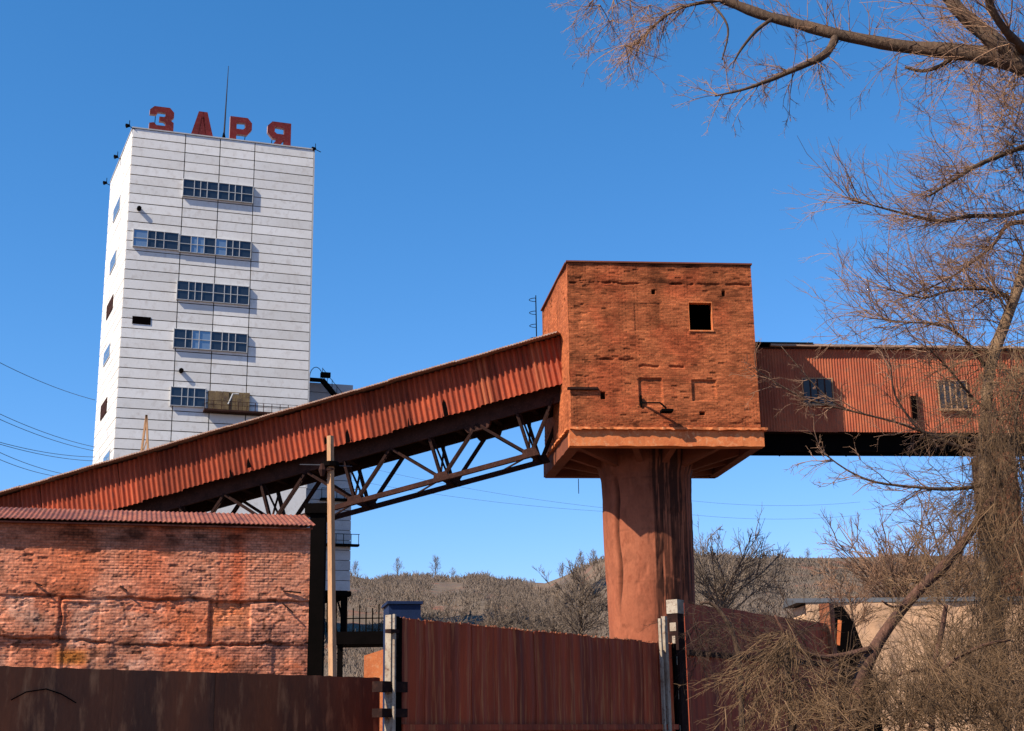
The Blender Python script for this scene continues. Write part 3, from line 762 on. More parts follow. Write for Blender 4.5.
mb.build('floor_slab', M['soffit'], house)
ctr = BF.P(BW / 2, 0, 0) + V_ * .5; ctr.z = 0
pc = at(646.5, 492, ctr.y); pc.z = 0
mb = MB()                                              # perimeter beams at rear, radial beams
for a, b_ in ((BF.P(0, 0, 16.3) + V_, BF.P(BW, 0, 16.3) + V_), (BF.P(BW - .2, .5, 16.3), BF.P(BW - .2, 0, 16.3) + V_)):
    mb.bar(a, b_, .5, .42)
mb.build('edge_beams', M['soffit'], house)
mb = MB()
for k in range(12):
    an_ = 2 * math.pi * (k + .5) / 12
    d = Vector((math.cos(an_), math.sin(an_), 0)); 
    tt = min(abs(BW / 2 * .93 / (abs(d.dot(BF.x)) + 1e-6)), abs(BLW / 2 * .9 / (abs(d.dot(BF.y)) + 1e-6)))
    p0 = ctr + d * 1.8; p1 = ctr + d * tt
    sd_ = Vector((-d.y, d.x, 0)) * .16
    vs = [p0 - sd_ + Vector((0, 0, 15.4)), p0 + sd_ + Vector((0, 0, 15.4)), p1 + sd_ + Vector((0, 0, 16.2)), p1 - sd_ + Vector((0, 0, 16.2)),
          p0 - sd_ + Vector((0, 0, 16.52)), p0 + sd_ + Vector((0, 0, 16.52)), p1 + sd_ + Vector((0, 0, 16.52)), p1 - sd_ + Vector((0, 0, 16.52))]
    b1 = MB(); b1.add(vs, [(0,3,2,1),(4,5,6,7),(0,1,5,4),(1,2,6,5),(2,3,7,6),(3,0,4,7)]); b1.build('bracket', M['soffit'], house)
# pillar with dented render
nz_, na_ = 200, 300
zz = np.linspace(0, 16.45, nz_ + 1); aa = np.linspace(0, 2 * math.pi, na_, endpoint=False)
AA, ZZ = np.meshgrid(aa, zz)
RR = np.interp(ZZ, [0, 6, 15.2, 15.8, 16.4], [2.2, 2.28, 2.45, 2.62, 2.7])
front = (AA - 1.5 * math.pi)                             # 0 faces the camera
cx = np.cos(AA) * 2.5; 
vert = fbm(front * 7, ZZ * .35, 90); patch = sstep(.5, .56, fbm(front * 1.6 + 3, ZZ * .35, 95))
RR = RR + .03 * (fbm(front * 3, ZZ * .6, 91) - .5) - .035 * sstep(.48, .62, vert) * sstep(-.05, .1, front) * (1 - sstep(.75, .9, front)) - .04 * patch
RR -= .22 * np.exp(-((front + .82 + .03 * np.sin(ZZ * 1.7)) / .05) ** 2) * sstep(8, 9.5, ZZ) * (1 - sstep(15, 15.3, ZZ))
V = np.stack([pc.x + np.cos(AA) * RR, pc.y + np.sin(AA) * RR, ZZ], -1).reshape(-1, 3)
i = np.arange(nz_)[:, None] * na_; j = np.arange(na_)[None, :]; jn = (j + 1) % na_
Fq = np.stack([i + j, i + jn, i + jn + na_, i + j + na_], -1).reshape(-1, 4)
pt_ = 1.05 - .7 * sstep(.5, .56, fbm(front * 12, ZZ * .2, 92)) * sstep(-.02, .1, front) - .08 * sstep(.5, .7, fbm(front * 14, ZZ * .25, 97)) - .35 * sstep(12.5, 15, ZZ)  # dark runs, and the slab's shadow painted into the pillar top
pt_ *= 1 - .75 * sstep(.56, .6, fbm(front * 46, ZZ * .25, 98)) * sstep(-.05, .1, front)
pt_ *= 1 - .75 * np.exp(-((front + .82 + .03 * np.sin(ZZ * 1.7)) / .035) ** 2) * sstep(7.5, 9, ZZ) * (1 - sstep(14.3, 15, ZZ)); pt_ *= 1 - .3 * sstep(.62, .66, fbm(front * 90, ZZ * .5, 99)) * sstep(-.05, .1, front); jt = ((ZZ / 1.35) % 1.0 < .03) * 1.0
pt_ *= 1 - .22 * jt * sstep(.4, .6, fbm(front * 4, ZZ * 2, 96)); pt_ += .12 * patch - .14 * sstep(.6, .66, fbm(front * 5, ZZ * 1.3, 94)); pt_ = np.clip(pt_, .15, 1.3).reshape(-1)
link('pillar', np_mesh('pillar', V, Fq, M['pillar'], np.stack([pt_, pt_ * .95, pt_ * .95], -1)), house)
# small fixings on the front: cable ledge, lamp bracket
a = fb(573, 388); b_ = fb(598, 388)
mb = MB(); mb.box(a[0] - .3, b_[0], -.16, .05, a[1] - .1, a[1] + .02); mb.build('pipe_ledge', M['steel'], house, BF.mat())
a = fb(641, 403)
mb = MB(); mb.bar((a[0], -.05, a[1]), (a[0] + .9, -.5, a[1] - .1), .07); mb.bar((a[0] + .9, -.5, a[1] - .1), (a[0] + 1.2, -.55, a[1] - .4), .08)
mb.box(a[0] + .9, a[0] + 1.5, -.9, -.3, a[1] - .62, a[1] - .5); mb.bar((a[0] + .0, -.03, a[1] + .4), (a[0], -.03, a[1] - .2), .1)
mb.build('lamp_bracket', M['black_steel'], house, BF.mat())
# hooped ladder on the far left corner
mb = MB()
P = at(547, 300, Cb.y - 1)
for s_ in (-.22, .22): mb.tube([Cb + Vector((-.35, s_, -5)), Cb + Vector((-.35, s_, .9))], .03, 5)
for k in range(16): mb.bar(Cb + Vector((-.35, -.22, -4.8 + k * .35)), Cb + Vector((-.35, .22, -4.8 + k * .35)), .03)
for k in range(5):
    z = -2.5 + k * .8
    mb.tube([Cb + Vector((-.35 - .4 * math.sin(w), .35 * math.cos(w), z)) for w in np.linspace(0, math.pi, 7)], .02, 4)
mb.build('hooped_ladder', M['black_steel'], house)
P = at(578.5, 484, Cb.y); mb = MB(); mb.bar(P + Vector((0, 0, .3)), P - Vector((0, 0, .55)), .04); mb.build('hanging_rod', M['black_steel'], house)

# ------------------------------------------------------------------ inclined conveyor gallery (left)
G0 = BLf.P(BLW - 2.6, 0, 0); d = ray(561, 336); G0 = at(561, 336, G0.y)
GAZ = -74.0
flat = Frame(G0, GAZ + 180)
u1, z1 = flat.uv(0, 497)
slope = math.atan2(-z1, -u1)                            # descends to the left
e1 = (flat.x * -math.cos(slope) + Vector((0, 0, -math.sin(slope)))).normalized()     # down-left along the gallery
gx = -e1; gy = flat.y; gz = gx.cross(gy)
GF = Frame(G0, 0, (gx, gy, gz)); GM = GF.mat()
gal = thing('conveyor_gallery', Vector((G0.x - 12, G0.y + 3, 0)), 'long inclined red corrugated conveyor gallery on a dark truss, climbing to the brick house', 'conveyor gallery')
GL = 48.0; GW = 3.1; GHt = 2.62
def corr(w, h, pitch, amp, th, seg=8, ax='z'):
    """corrugated sheet, ribs running along z, solid with thickness"""
    n = int(round(w / pitch * seg)); V = []; Fs = []
    for i in range(n + 1):
        x = w * i / n; y = amp * math.cos(2 * math.pi * x / pitch)
        for yy, z in ((y, 0), (y, h), (y + th, h), (y + th, 0)): V.append((x, yy, z))
    for i in range(n):
        a = i * 4; b_ = a + 4
        for k in range(4): Fs.append((a + k, b_ + k, b_ + (k + 1) % 4, a + (k + 1) % 4))
    Fs.append((0, 1, 2, 3)); Fs.append((n * 4 + 3, n * 4 + 2, n * 4 + 1, n * 4))
    mb = MB(); mb.add(V, Fs); return mb
PW = 0.325
me_a = corr(PW * 4, GHt, PW, .08, .015).mesh(M['cladding'], 'cladding_sheet', False)
me_b = corr(PW * 2, GHt, PW, .08, .015).mesh(M['cladding_pale'], 'cladding_sheet', False)
nsh = int(GL / (PW * 4))
grg = random.Random(3)
for i in range(nsh):
    x = -(i + 1) * PW * 4
    off = grg.uniform(-.02, .02); dz = grg.uniform(-.05, .05)
    L_ = Matrix.Translation((x, off, -GHt + dz)) @ Matrix.Rotation(grg.uniform(-.013, .013), 4, 'Y')
    link('cladding_sheet', me_a, gal, GM @ L_)
for px, py in ((541, 380), (489, 400)):
    x, z = GF.uv(px, py)
    o = link('cladding_sheet', me_b, gal, GM @ Matrix.Translation((x - .3, -.04, -GHt + .03)))
    o['label'] = 'paler replaced sheet'
# dark torn holes in the cladding
for px, py, s_ in ((445, 408, .5), (410, 422, .35), (348, 436, .4), (249, 463, .3), (231, 474, .3), (326, 440, .25)):
    x, z = GF.uv(px, py); mb = MB()
    mb.prism([(x - s_ * .45, z - s_), (x + s_ * .5, z - s_ * .9), (x + s_ * .3, z - s_ * .1), (x + s_ * .12, z + s_), (x - s_ * .2, z + s_ * .5)], -.075, -.062)
    mb.build('torn_hole', M['void'], gal, GM)
# far wall, floor
mb = MB(); mb.box(-GL, 0, GW - .05, GW, -GHt, 0.2); mb.build('far_wall', M['cladding'], gal, GM)
mb = MB(); mb.box(-GL, 0, .12, GW - .1, -GHt + .3, -GHt + .4); mb.build('floor', M['steel'], gal, GM)
# roof sheets: corrugated, overhanging the wall
RP = 0.163
rm = MB(); n = 12 * 6
wR = RP * 12; tilt = 0.12
V = []; Fs = []
for i in range(n + 1):
    x = wR * i / n; zc = .02 * math.cos(2 * math.pi * x / RP) - .1
    for y, z in ((-.9, zc), (GW / 2, zc + .35), (GW + .5, zc), (GW + .5, zc + .05), (GW / 2, zc + .4), (-.9, zc + .07)): V.append((x, y, z))
for i in range(n):
    a = i * 6; b_ = a + 6
    for k in range(6): Fs.append((a + k, a + (k + 1) % 6, b_ + (k + 1) % 6, b_ + k))
Fs.append((0, 5, 4, 1)); Fs.append((1, 4, 3, 2)); Fs.append((n*6, n*6+1, n*6+4, n*6+5)); Fs.append((n*6+1, n*6+2, n*6+3, n*6+4))
rm.add(V, Fs); rme = rm.mesh(M['roof_edge'], 'roof_sheet')
for i in range(int(GL / wR)):
    L_ = Matrix.Translation((-(i + 1) * wR, grg.uniform(-.04, .04), .06 + grg.uniform(-.02, .03)))
    link('roof_sheet', rme, gal, GM @ L_)
# girders and truss
zt = -GHt
def gl(px, py, off): return GF.uv(px, py, off)
mb = MB(); mb.box(-GL, -.1, .72, .9, zt - .72, zt + .2); mb.build('girder', M['steel_brown'], gal, GM)
mb = MB(); mb.box(-GL, -.1, GW - .35, GW - .15, zt - .82, zt - .18); mb.build('girder', M['steel'], gal, GM)
mb = MB(); mb.box(-.12, .12, .9, GW - .35, zt - .6, zt - .15); cbm = mb.mesh(M['steel'], 'cross_beam')
x = -.5
while x > -GL:
    link('cross_beam', cbm, gal, GM @ Matrix.Translation((x, 0, 0))); x -= 2.2
yN, yF = .8, GW - .2
bn = [gl(530, 452, yN), gl(441, 479, yN), gl(356, 505, yN)]
zB = sum(b_[1] for b_ in bn) / 3; step = (bn[0][0] - bn[2][0]) / 2
nodes = [bn[0][0] - i * step for i in range(7)]
topz = zt - .7
for (yy, matc, nm) in ((yN, M['steel_brown'], 'bottom_chord'), (yF, M['steel'], 'bottom_chord')):
    mb = MB(); mb.bar((nodes[0] + .25, yy, zB), (nodes[-1] - 1, yy, zB), .24, .26); mb.build(nm, matc, gal, GM)
    for i, x in enumerate(nodes):
        gp = MB(); gp.prism([(x - .5, zB - .12), (x + .5, zB - .12), (x + .35, zB + .35), (x - .35, zB + .35)], yy - .14, yy + .14); gp.build('gusset', matc, gal, GM)
        # apex half way to the next node on the right
        xa = x + step / 2
        pr = [((x, zB), (xa if i else x + 1.9, topz if i else topz + .3)), ((x, zB), (x - step / 2, topz)), ((x, zB), (x - .25, topz))]
        for (p, q) in pr:
            db = MB()
            for dy in (-.1, .1): db.bar((p[0], yy + dy, p[1]), (q[0], yy + dy, q[1]), .07, .15)
            db.build('truss_bar', M['steel'], gal, GM)
        if yy == yN:
            cb = MB(); cb.bar((x, yN, zB), (x, yF, zB), .16, .16); cb.bar((x, yN, zB), (x - step / 2, yF, zB), .08, .08); cb.build('cross_tie', M['steel'], gal, GM)
            cb = MB(); cb.bar((x - .1, yN, topz), (x - .1, yF, zB), .09); cb.bar((x - .1, yF, topz), (x - .1, yN, zB), .09); cb.build('sway_brace', M['steel'], gal, GM)
    gp = MB(); gp.prism([(nodes[1] + step / 2 - .6, topz - .35), (nodes[1] + step / 2 + .6, topz - .35), (nodes[1] + step / 2 + .8, topz), (nodes[1] + step / 2 - .8, topz)], yy - .13, yy + .13); gp.build('gusset', matc, gal, GM)

# trestle under the gallery beside the brick building
tp = at(318.5, 520, 49.0)
tr = thing('trestle_column', (tp.x, tp.y, 0), 'dark riveted steel column standing between the brick building and the pale pole', 'column')
mb = MB(); w_ = .26
mb.box(tp.x - w_, tp.x + w_, tp.y - .25, tp.y + .25, 0, tp.z + .2); mb.build('shaft', M['black_steel'], tr)  # shade on the column is put into its near black colour
mb = MB(); mb.box(tp.x - w_ * 1.7, tp.x + w_ * 1.5, tp.y - .35, tp.y + .35, tp.z + .201, tp.z + .55); mb.build('head_plate', M['black_steel'], tr)

# ------------------------------------------------------------------ horizontal gallery (right)
SB = 3.3
RG = Frame(BF.P(0, SB, 0), azim(BF.P(0, 0, 0), BF.P(1, 0, 0)))
rx0 = BW - .3; _, rz1 = RG.uv(800, 347.5); _, rz0 = RG.uv(860, 432)
rg_t = thing('level_gallery', RG.P(rx0 + 6, 1.5, 0), 'level orange corrugated gallery with two windows running right from the brick house', 'gallery')
RL = 30.0; rH = rz1 - rz0
cw = .158 * 7
me_c = corr(cw, rH, .158, .016, .012, 6).mesh(M['cladding_fine'], 'cladding_sheet')
wn1 = (RG.uv(802, 379), RG.uv(833, 404)); wn2 = (RG.uv(937.5, 381), RG.uv(968, 409)); sl1 = (RG.uv(910, 396), RG.uv(918, 421))
k = 0; x = rx0
while x < rx0 + RL:
    link('cladding_sheet', me_c, rg_t, RG.mat() @ Matrix.Translation((x, grg.uniform(-.012, .012), rz0 + grg.uniform(-.02, .02)))); x += cw
mb = MB(); mb.box(rx0, rx0 + RL, .06, 3.0, rz0 - .02, rz0 + .1); mb.box(rx0, rx0 + RL, 2.9, 3.0, rz0, rz1); mb.build('inner_shell', M['steel'], rg_t, RG.mat())
mb = MB(); rough_bar(mb, rx0 + 2.0, rx0 + RL, -.32, 3.4, rz1 + .0, rz1 + .12, 60, .012, 8); mb.build('roof', patchy('pale_tan_roof_edge', (.62, .42, .3), (.5, .3, .2), None, 1), rg_t, RG.mat())
mb = MB(); mb.box(rx0 - .2, rx0 + 4.4, -.36, 3.4, rz1 + .13, rz1 + .2); mb.build('roof_shade_strip', M['black_steel'], rg_t, RG.mat())  # added black strip standing for the shadow on this end of the roof
mb = MB(); mb.box(rx0, rx0 + RL, -.08, -.045, rz1 - .1, rz1 - .01); mb.build('eave_board', M['steel_brown'], rg_t, RG.mat())
for (a, b_), pn in ((wn1, 4), (wn2, 5)):
    mb = MB(); w0, w1, h0, h1 = a[0], b_[0], b_[1], a[1]
    mb.box(w0, w1, -.1, -.05, h0 - .06, h0); mb.box(w0, w1, -.1, -.05, h1, h1 + .05); mb.box(w0 - .05, w0, -.1, -.05, h0 - .06, h1 + .05); mb.box(w1, w1 + .05, -.1, -.05, h0 - .06, h1 + .05)
    mb.box(w0 - .1, w1 + .1, -.2, -.1, h0 - .14, h0 - .06)
    w = mb.build('window', M['pole'], rg_t, RG.mat())
    for i in range(pn):
        q0 = w0 + (w1 - w0) * i / pn; q1 = w0 + (w1 - w0) * (i + 1) / pn
        mb = MB(); mb.box(q0 + .04, q1 - .04, -.075, -.06, h0 + .02, h1 - .02); mb.build('pane', M['glass_dusty'], w, RG.mat())
        mb = MB(); mb.box(q1 - .04, q1 + .04, -.09, -.045, h0, h1); 
        if i < pn - 1: mb.build('glazing_bar', M['pole'] if pn == 5 else M['steel_brown'], w, RG.mat())
mb = MB(); mb.box(sl1[0][0], sl1[1][0], -.06, -.04, sl1[1][1], sl1[0][1]); mb.build('slot_opening', M['void'], rg_t, RG.mat())
mb = MB(); mb.box(sl1[0][0] + .3, sl1[0][0] + .38, -.2, -.1, rz0, rz0 + 2.2); mb.build('drain_pipe', M['steel_brown'], rg_t, RG.mat())
mb = MB(); _, ub = RG.uv(800, 451, .55)
mb.box(rx0 - .5, rx0 + RL, .55, .8, ub, rz0 - .021); mb.box(rx0 - .5, rx0 + RL, 2.4, 2.65, ub + .15, rz0 - .021); mb.build('girder', M['black_steel'], rg_t, RG.mat())
mb = MB(); mb.box(rx0 - .5, rx0 + RL, .81, 2.39, ub + .4, ub + .5); mb.build('belly_plate', M['black_steel'], rg_t, RG.mat())
for px in (782, 849, 913, 924):
    x, _ = RG.uv(px, 451); mb = MB(); s_ = .55 if px < 920 else .25
    mb.prism([(x - s_, ub + .1), (x, ub - .32), (x + s_ * .25, ub - .18), (x + s_ * 1.1, ub + .1)], .5, .54); mb.build('gusset', M['black_steel'], rg_t, RG.mat())
cp = (RG.uv(987, 460, .5), RG.uv(1016, 460, .5))
mb = MB(); mb.box(cp[0][0], cp[1][0], .5, 2.6, 0, ub - .01); 
col_ = mb.build('support_column', M['brick_plain'], rg_t, RG.mat())

# ------------------------------------------------------------------ near brick building (left)
A = at(315, 527, 40.0); B0 = at_z(0, 519.5, A.z)
EF = Frame((A.x, A.y, 0), azim(B0, A))                  # x = 0 at the right end of the eave, negative to the left
EZ = A.z
sb = 0.28
xr, _ = EF.uv(309, 600, sb)
bld = thing('brick_shed', EF.P(-6, 3, 0), 'low pink brick building with patched bulging wall and red corrugated roof', 'building')
WF = Frame(EF.P(-14, sb, 0), azim(B0, A)); WWd = xr + 14; WHt = EZ - .02
def wv(px, py): return WF.uv(px, py)
rgw = lambda px0, py0, px1, py1: (wv(px0, (py0 + py1) / 2)[0], wv(px1, (py0 + py1) / 2)[0], wv((px0 + px1) / 2, py1)[1], wv((px0 + px1) / 2, py0)[1])
l1 = [wv(0, 594), wv(35, 595), wv(100, 598), wv(128, 597), wv(150, 599), wv(190, 598), wv(225, 601), wv(270, 600), wv(309, 602)]
l2 = [wv(0, 635), wv(25, 640), wv(55, 638), wv(90, 641), wv(130, 644), wv(210, 645), wv(260, 643), wv(309, 643)]
l1x, l1z = zip(*l1); l2x, l2z = zip(*l2)
panA = rgw(-60, 598, 60, 638); panB = rgw(62, 602, 98, 700); panC = rgw(211, 602, 250, 646); panD = rgw(272, 645, 330, 700); panE = rgw(-60, 645, 57, 700)
def wdepth(X, Z):
    z1_ = np.interp(X, l1x, l1z); z2_ = np.interp(X, l2x, l2z)
    d = (fbm(X * .5, Z * .5, 101) - .5) * .02 + (fbm(X * 4, Z * 6, 103) - .5) * .01 + brick_jit(X, Z, .25, .077, 7, .005)
    wob = (fbm(X * 3, X * 0, 104) - .5) * .1; w2 = (fbm(X * 4, X * 0 + 5, 105) - .5) * .12
    low = 1 - sstep(-.02, .02, Z - z1_ - wob)            # below the first ledge the facing stands back
    low2 = 1 - sstep(-.02, .02, Z - z2_ - w2)
    d += low * (.025 + .02 * sstep(.45, .6, fbm(X * .9, X * 0 + 2, 107))) + low2 * .03 * sstep(.4, .6, fbm(X * 1.1, X * 0 + 8, 108))
    d += .10 * np.exp(-((Z - z1_ - wob + .03) / .035) ** 2) * sstep(.4, .55, fbm(X * 1.6, X * 0 + 12, 109))
    d += .07 * np.exp(-((Z - z2_ - w2 + .02) / .035) ** 2) * sstep(.42, .55, fbm(X * 2, X * 0 + 15, 110))
    d += .05 * rectmask(X, Z, panC, .02) + .045 * rectmask(X, Z, panD, .02) + .03 * rectmask(X, Z, panB, .02) + .03 * rectmask(X, Z, panE, .02)
    bulge = rectmask(X, Z, panA, .12); d -= .09 * bulge * sstep(0, 1, (panA[3] - Z) / (panA[3] - panA[2]))
    xv = wv(60, 620)[0] + .03 * np.sin(Z * 9); d += .11 * np.exp(-((X - xv) / .03) ** 2) * low * (Z > wv(60, 640)[1])
    xv = wv(210.5, 620)[0]; d += .13 * np.exp(-((X - xv) / .03) ** 2) * (Z < wv(210, 601)[1]) * (Z > wv(210, 646)[1])
    er = sstep(.6, .72, fbm(X * 5, Z * 9, 115)); d += .025 * er * (np.exp(-((Z - z1_ + .3) / .5) ** 2) + np.exp(-((Z - z2_) / .15) ** 2))
    lump = sstep(.55, .8, fbm(X * 11, Z * 14, 116)) * 1.4; d -= .01 * lump
    bare = 1 - .75 * sstep(.5, .62, fbm(X * 1.1 + 4, Z * 1.3, 140)) * (Z < z1_)
    d += courses(X, Z, .25, .077, .008, 600)[0] * bare
    ms = fbm(X * 2.2, Z * 2.2, 117); d += .012 * sstep(.55, .62, ms)
    return d
def wtint(X, Z):
    z1_ = np.interp(X, l1x, l1z); z2_ = np.interp(X, l2x, l2z); n0 = len(X)
    k = .8 + .4 * fbm(X * .8, Z * .8, 120); c = np.stack([k, k, k], -1)
    def mixt(c, col, w): return c * (1 - w[..., None]) + np.array(col) * k[..., None] * w[..., None]
    og = sstep(.42, .62, fbm(X * .45, Z * .3, 121)) * sstep(4.5, 8, X)
    c = mixt(c, (1.0, .62, .4), og * .85)
    u = X
    runs = np.exp(-((X - wv(238, 560)[0]) / .25) ** 2) + .7 * np.exp(-((X - wv(155, 560)[0]) / .5) ** 2) + .6 * np.exp(-((X - wv(222, 560)[0]) / .1) ** 2)
    c = mixt(c, (1.05, .5, .28), np.clip(runs, 0, 1) * .75 * (Z > z1_ - .4) )
    pl_ = sstep(.5, .62, fbm(X * 1.3, Z * 1.3, 123)) * (Z < z1_) * (1 - sstep(wv(150, 620)[0], wv(190, 620)[0], X))
    c = mixt(c, (1.05, 1.35, 1.55), pl_ * .75)
    mot = sstep(.5, .7, fbm(X * 3.3, Z * 4.5, 150)); c = mixt(c, (.75, .55, .45), mot * .3)
    spk = sstep(.62, .7, fbm(X * 14, Z * 16, 151, 2)); c = mixt(c, (.45, .35, .35), spk * .35)
    gr = np.exp(-((X - wv(38, 622)[0]) / .55) ** 2 - ((Z - wv(38, 622)[1]) / .35) ** 2)
    c = mixt(c, (.55, .75, .9), gr * .75)
    yl = np.exp(-((X - wv(72, 656)[0]) / .42) ** 4 - ((Z - wv(72, 657)[1]) / .2) ** 4)
    c = mixt(c, (1.2, .95, .25), yl * .85)
    yl2 = rectmask(X, Z, panC, .05); c = mixt(c, (.95, .75, .5), yl2 * .6)
    pu = sstep(.45, .6, fbm(X * .9, Z * 1.6, 126)) * (Z < z2_ + .5) * sstep(wv(200, 620)[0], wv(230, 620)[0], X)
    c = mixt(c, (.55, .55, .62), pu * .7)
    soot_shade = .45 * sstep(.56, .75, fbm(X * 1.1, Z * 1.9, 127)) + .62 * sstep(EZ - 1.0, EZ - .4, Z) * fbm(X * .8, Z * 4, 128)  # soot patches, plus the eave's shade painted into the brick colour
    soot_shade += .5 * np.exp(-((Z - z1_) / .06) ** 2) * fbm(X * 3, Z, 129) + .4 * np.exp(-((Z - z2_) / .05) ** 2)
    soot_shade += .7 * sstep(.66, .74, fbm(X * 6, Z * 9, 131)) * (Z < z1_ + .4)
    c = c * courses(X, Z, .25, .077, 1, 600)[1][..., None]
    return np.clip(c * (1 - np.clip(soot_shade, 0, .8))[..., None], .04, 2)
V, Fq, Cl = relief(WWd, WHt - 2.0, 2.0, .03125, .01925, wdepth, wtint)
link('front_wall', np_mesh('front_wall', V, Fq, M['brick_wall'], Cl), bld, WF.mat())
mb = MB(); mb.box(0, WWd - .05, .25, 6, 0, EZ - .1); mb.box(0, WWd, .1, .26, 0, 2.0); mb.build('other_walls', M['brick_plain'], bld, WF.mat())
mb = MB(); mb.box(-.05, -.0, .0, .35, 2.0, EZ - .05); 
# iron bits sticking out of the wall
for a, b_ in (((283, 591), (301, 593)), ((282, 603), (293, 613)), ((120, 586), (127, 591)), ((35, 583), (42, 586))):
    p, q = wv(*a), wv(*b_); mb = MB(); mb.bar((p[0], -.02, p[1]), (q[0], -.09, q[1]), .04); mb.build('iron_cramp', M['steel'], bld, WF.mat())
# roof: corrugated sheets
RPi = .135; nper = 8; wS = RPi * nper; Ls = 2.9; th_ = R(14.5)
V = []; Fs = []; n = nper * 8
for i in range(n + 1):
    x = wS * i / n; zc = .015 * math.cos(2 * math.pi * x / RPi)
    for yl_, dz in ((0, 0), (Ls, 0), (Ls, .02), (0, .02)):
        V.append((x, yl_ * math.cos(th_) - (zc + dz) * math.sin(th_), yl_ * math.sin(th_) + (zc + dz) * math.cos(th_)))
for i in range(n):
    a = i * 4; b_ = a + 4
    for k in range(4): Fs.append((a + k, a + (k + 1) % 4, b_ + (k + 1) % 4, b_ + k))
Fs.append((3, 2, 1, 0)); Fs.append((n*4, n*4+1, n*4+2, n*4+3))
mb = MB(); mb.add(V, Fs); rme2 = mb.mesh(M['roof_red'], 'roof_sheet')
for i in range(13):
    link('roof_sheet', rme2, bld, EF.mat() @ Matrix.Translation((-(i + 1) * wS + .01, grg.uniform(-.015, .015), EZ + .03 + grg.uniform(0, .008))))
mb = MB(); mb.add([(-14, Ls * math.cos(th_), EZ + Ls * math.sin(th_)), (0, Ls * math.cos(th_), EZ + Ls * math.sin(th_)), (0, 7, EZ + .1), (-14, 7, EZ + .1)], [(0, 1, 2, 3)])
mb.box(-14, -.05, .1, .2, EZ - .05, EZ - .01)
mb.build('rear_roof', M['roof_red'], bld, EF.mat())

# ------------------------------------------------------------------ pale pole in front of it
Pb = at(332.5, 672, 31.0); Pt = at(330.3, 436, 31.0)
pole = thing('utility_pole', (Pb.x, Pb.y, 0), 'pale square pole with a cable tied round it, right of the brick building', 'pole')
base = Pb + (Pb - Pt) * (Pb.z / (Pt.z - Pb.z))
pw = .11; dirx = Vector((math.sin(R(35)), math.cos(R(35)), 0)); diry = Vector((dirx.y, -dirx.x, 0))
mb = MB()
cr = [(-1, -1), (1, -1), (1, 1), (-1, 1)]
vs = [base + dirx * a * pw * .62 + diry * b_ * pw * .62 for a, b_ in cr] + [Pt + dirx * a * pw * .5 + diry * b_ * pw * .5 for a, b_ in cr]
mb.add(vs, [(0,1,2,3),(7,6,5,4),(0,4,5,1),(1,5,6,2),(2,6,7,3),(3,7,4,0)]); mb.build('shaft', M['pole'], pole)
mb = MB(); c = Pb.lerp(Pt, .875); mb.tube([c - Vector((0, 0, .05)), c + Vector((0, 0, .05))], .19, 8); mb.build('wire_band', M['black_steel'], pole)
c2 = at(322.5, 470, 30.9); mb = MB(); mb.tube([c2 + Vector((0, 0, -.14)), c2, c2 + Vector((0, 0, .14))], [.04, .09, .05], 8); mb.bar(c2, c2 + Vector((.25, 0, .02)), .04); mb.build('insulator', M['steel_brown'], pole)

def cable(pts, r, label, group):
    mb = MB(); mb.tube(pts, r, 5); o = mb.build('cable', M['wire'], None); tag(o, label, 'cable', group); return o
def sag(a, b_, s, n=14):
    return [a.lerp(b_, i / n) - Vector((0, 0, 4 * s * (i / n) * (1 - i / n))) for i in range(n + 1)]
cable([at(300, 464.5, 32), at(328, 465, 31), at(352, 466.5, 32)] , .012, 'short thin wire crossing the pale pole near its top', 'wires')
for a, b_, lab in (((-40, 341), (95, 400), 'highest overhead wire left of the white tower'),
                   ((-40, 394), (95, 447), 'upper overhead wire of the close pair left of the white tower'),
                   ((-40, 400), (95, 451), 'lower overhead wire of the close pair left of the white tower'),
                   ((-40, 430), (95, 457), 'upper wire of the flatter pair left of the white tower'),
                   ((-40, 431), (95, 461), 'lower wire of the flatter pair left of the white tower'),
                   ((-40, 432), (70, 475), 'steep overhead wire just above the gallery end'),
                   ((-40, 440), (62, 477), 'lowest overhead wire just above the gallery end')):
    cable(sag(at(a[0], a[1], 130), at(b_[0], b_[1], 172), .6), .032, lab, 'overhead wires')
for a, b_, lab in (((352, 464), (615, 509), 'upper overhead wire passing under the gallery truss'), ((352, 480), (615, 512), 'lower overhead wire under the gallery truss'),
                   ((685, 500), (860, 502), 'upper overhead wire right of the pillar'), ((685, 514), (860, 515), 'lower overhead wire right of the pillar')):
    cable(sag(at(a[0], a[1], 150), at(b_[0], b_[1], 150), .5), .013, lab, 'overhead wires')
# small lattice mast in front of the tower
mp = at(146, 470, 100); mt = at(146.5, 415, 100)
ms_ = thing('lattice_mast', (mp.x, mp.y, 0), 'small tan A shaped mast showing over the gallery in front of the white tower', 'mast')
mb = MB(); lf = at(140.5, 465, 100); rt = at(150.5, 465, 100); lf0 = Vector((mp.x - 2.2, mp.y, 0)); rt0 = Vector((mp.x + 2.2, mp.y, 0))
mb.bar(lf0, mt, .14); mb.bar(rt0, mt, .14)
for k in range(14):
    f0 = k / 15; f1 = (k + 1) / 15
    mb.bar(lf0.lerp(mt, f0), rt0.lerp(mt, f1), .07); 
mb.build('lattice', M['pole'], ms_)

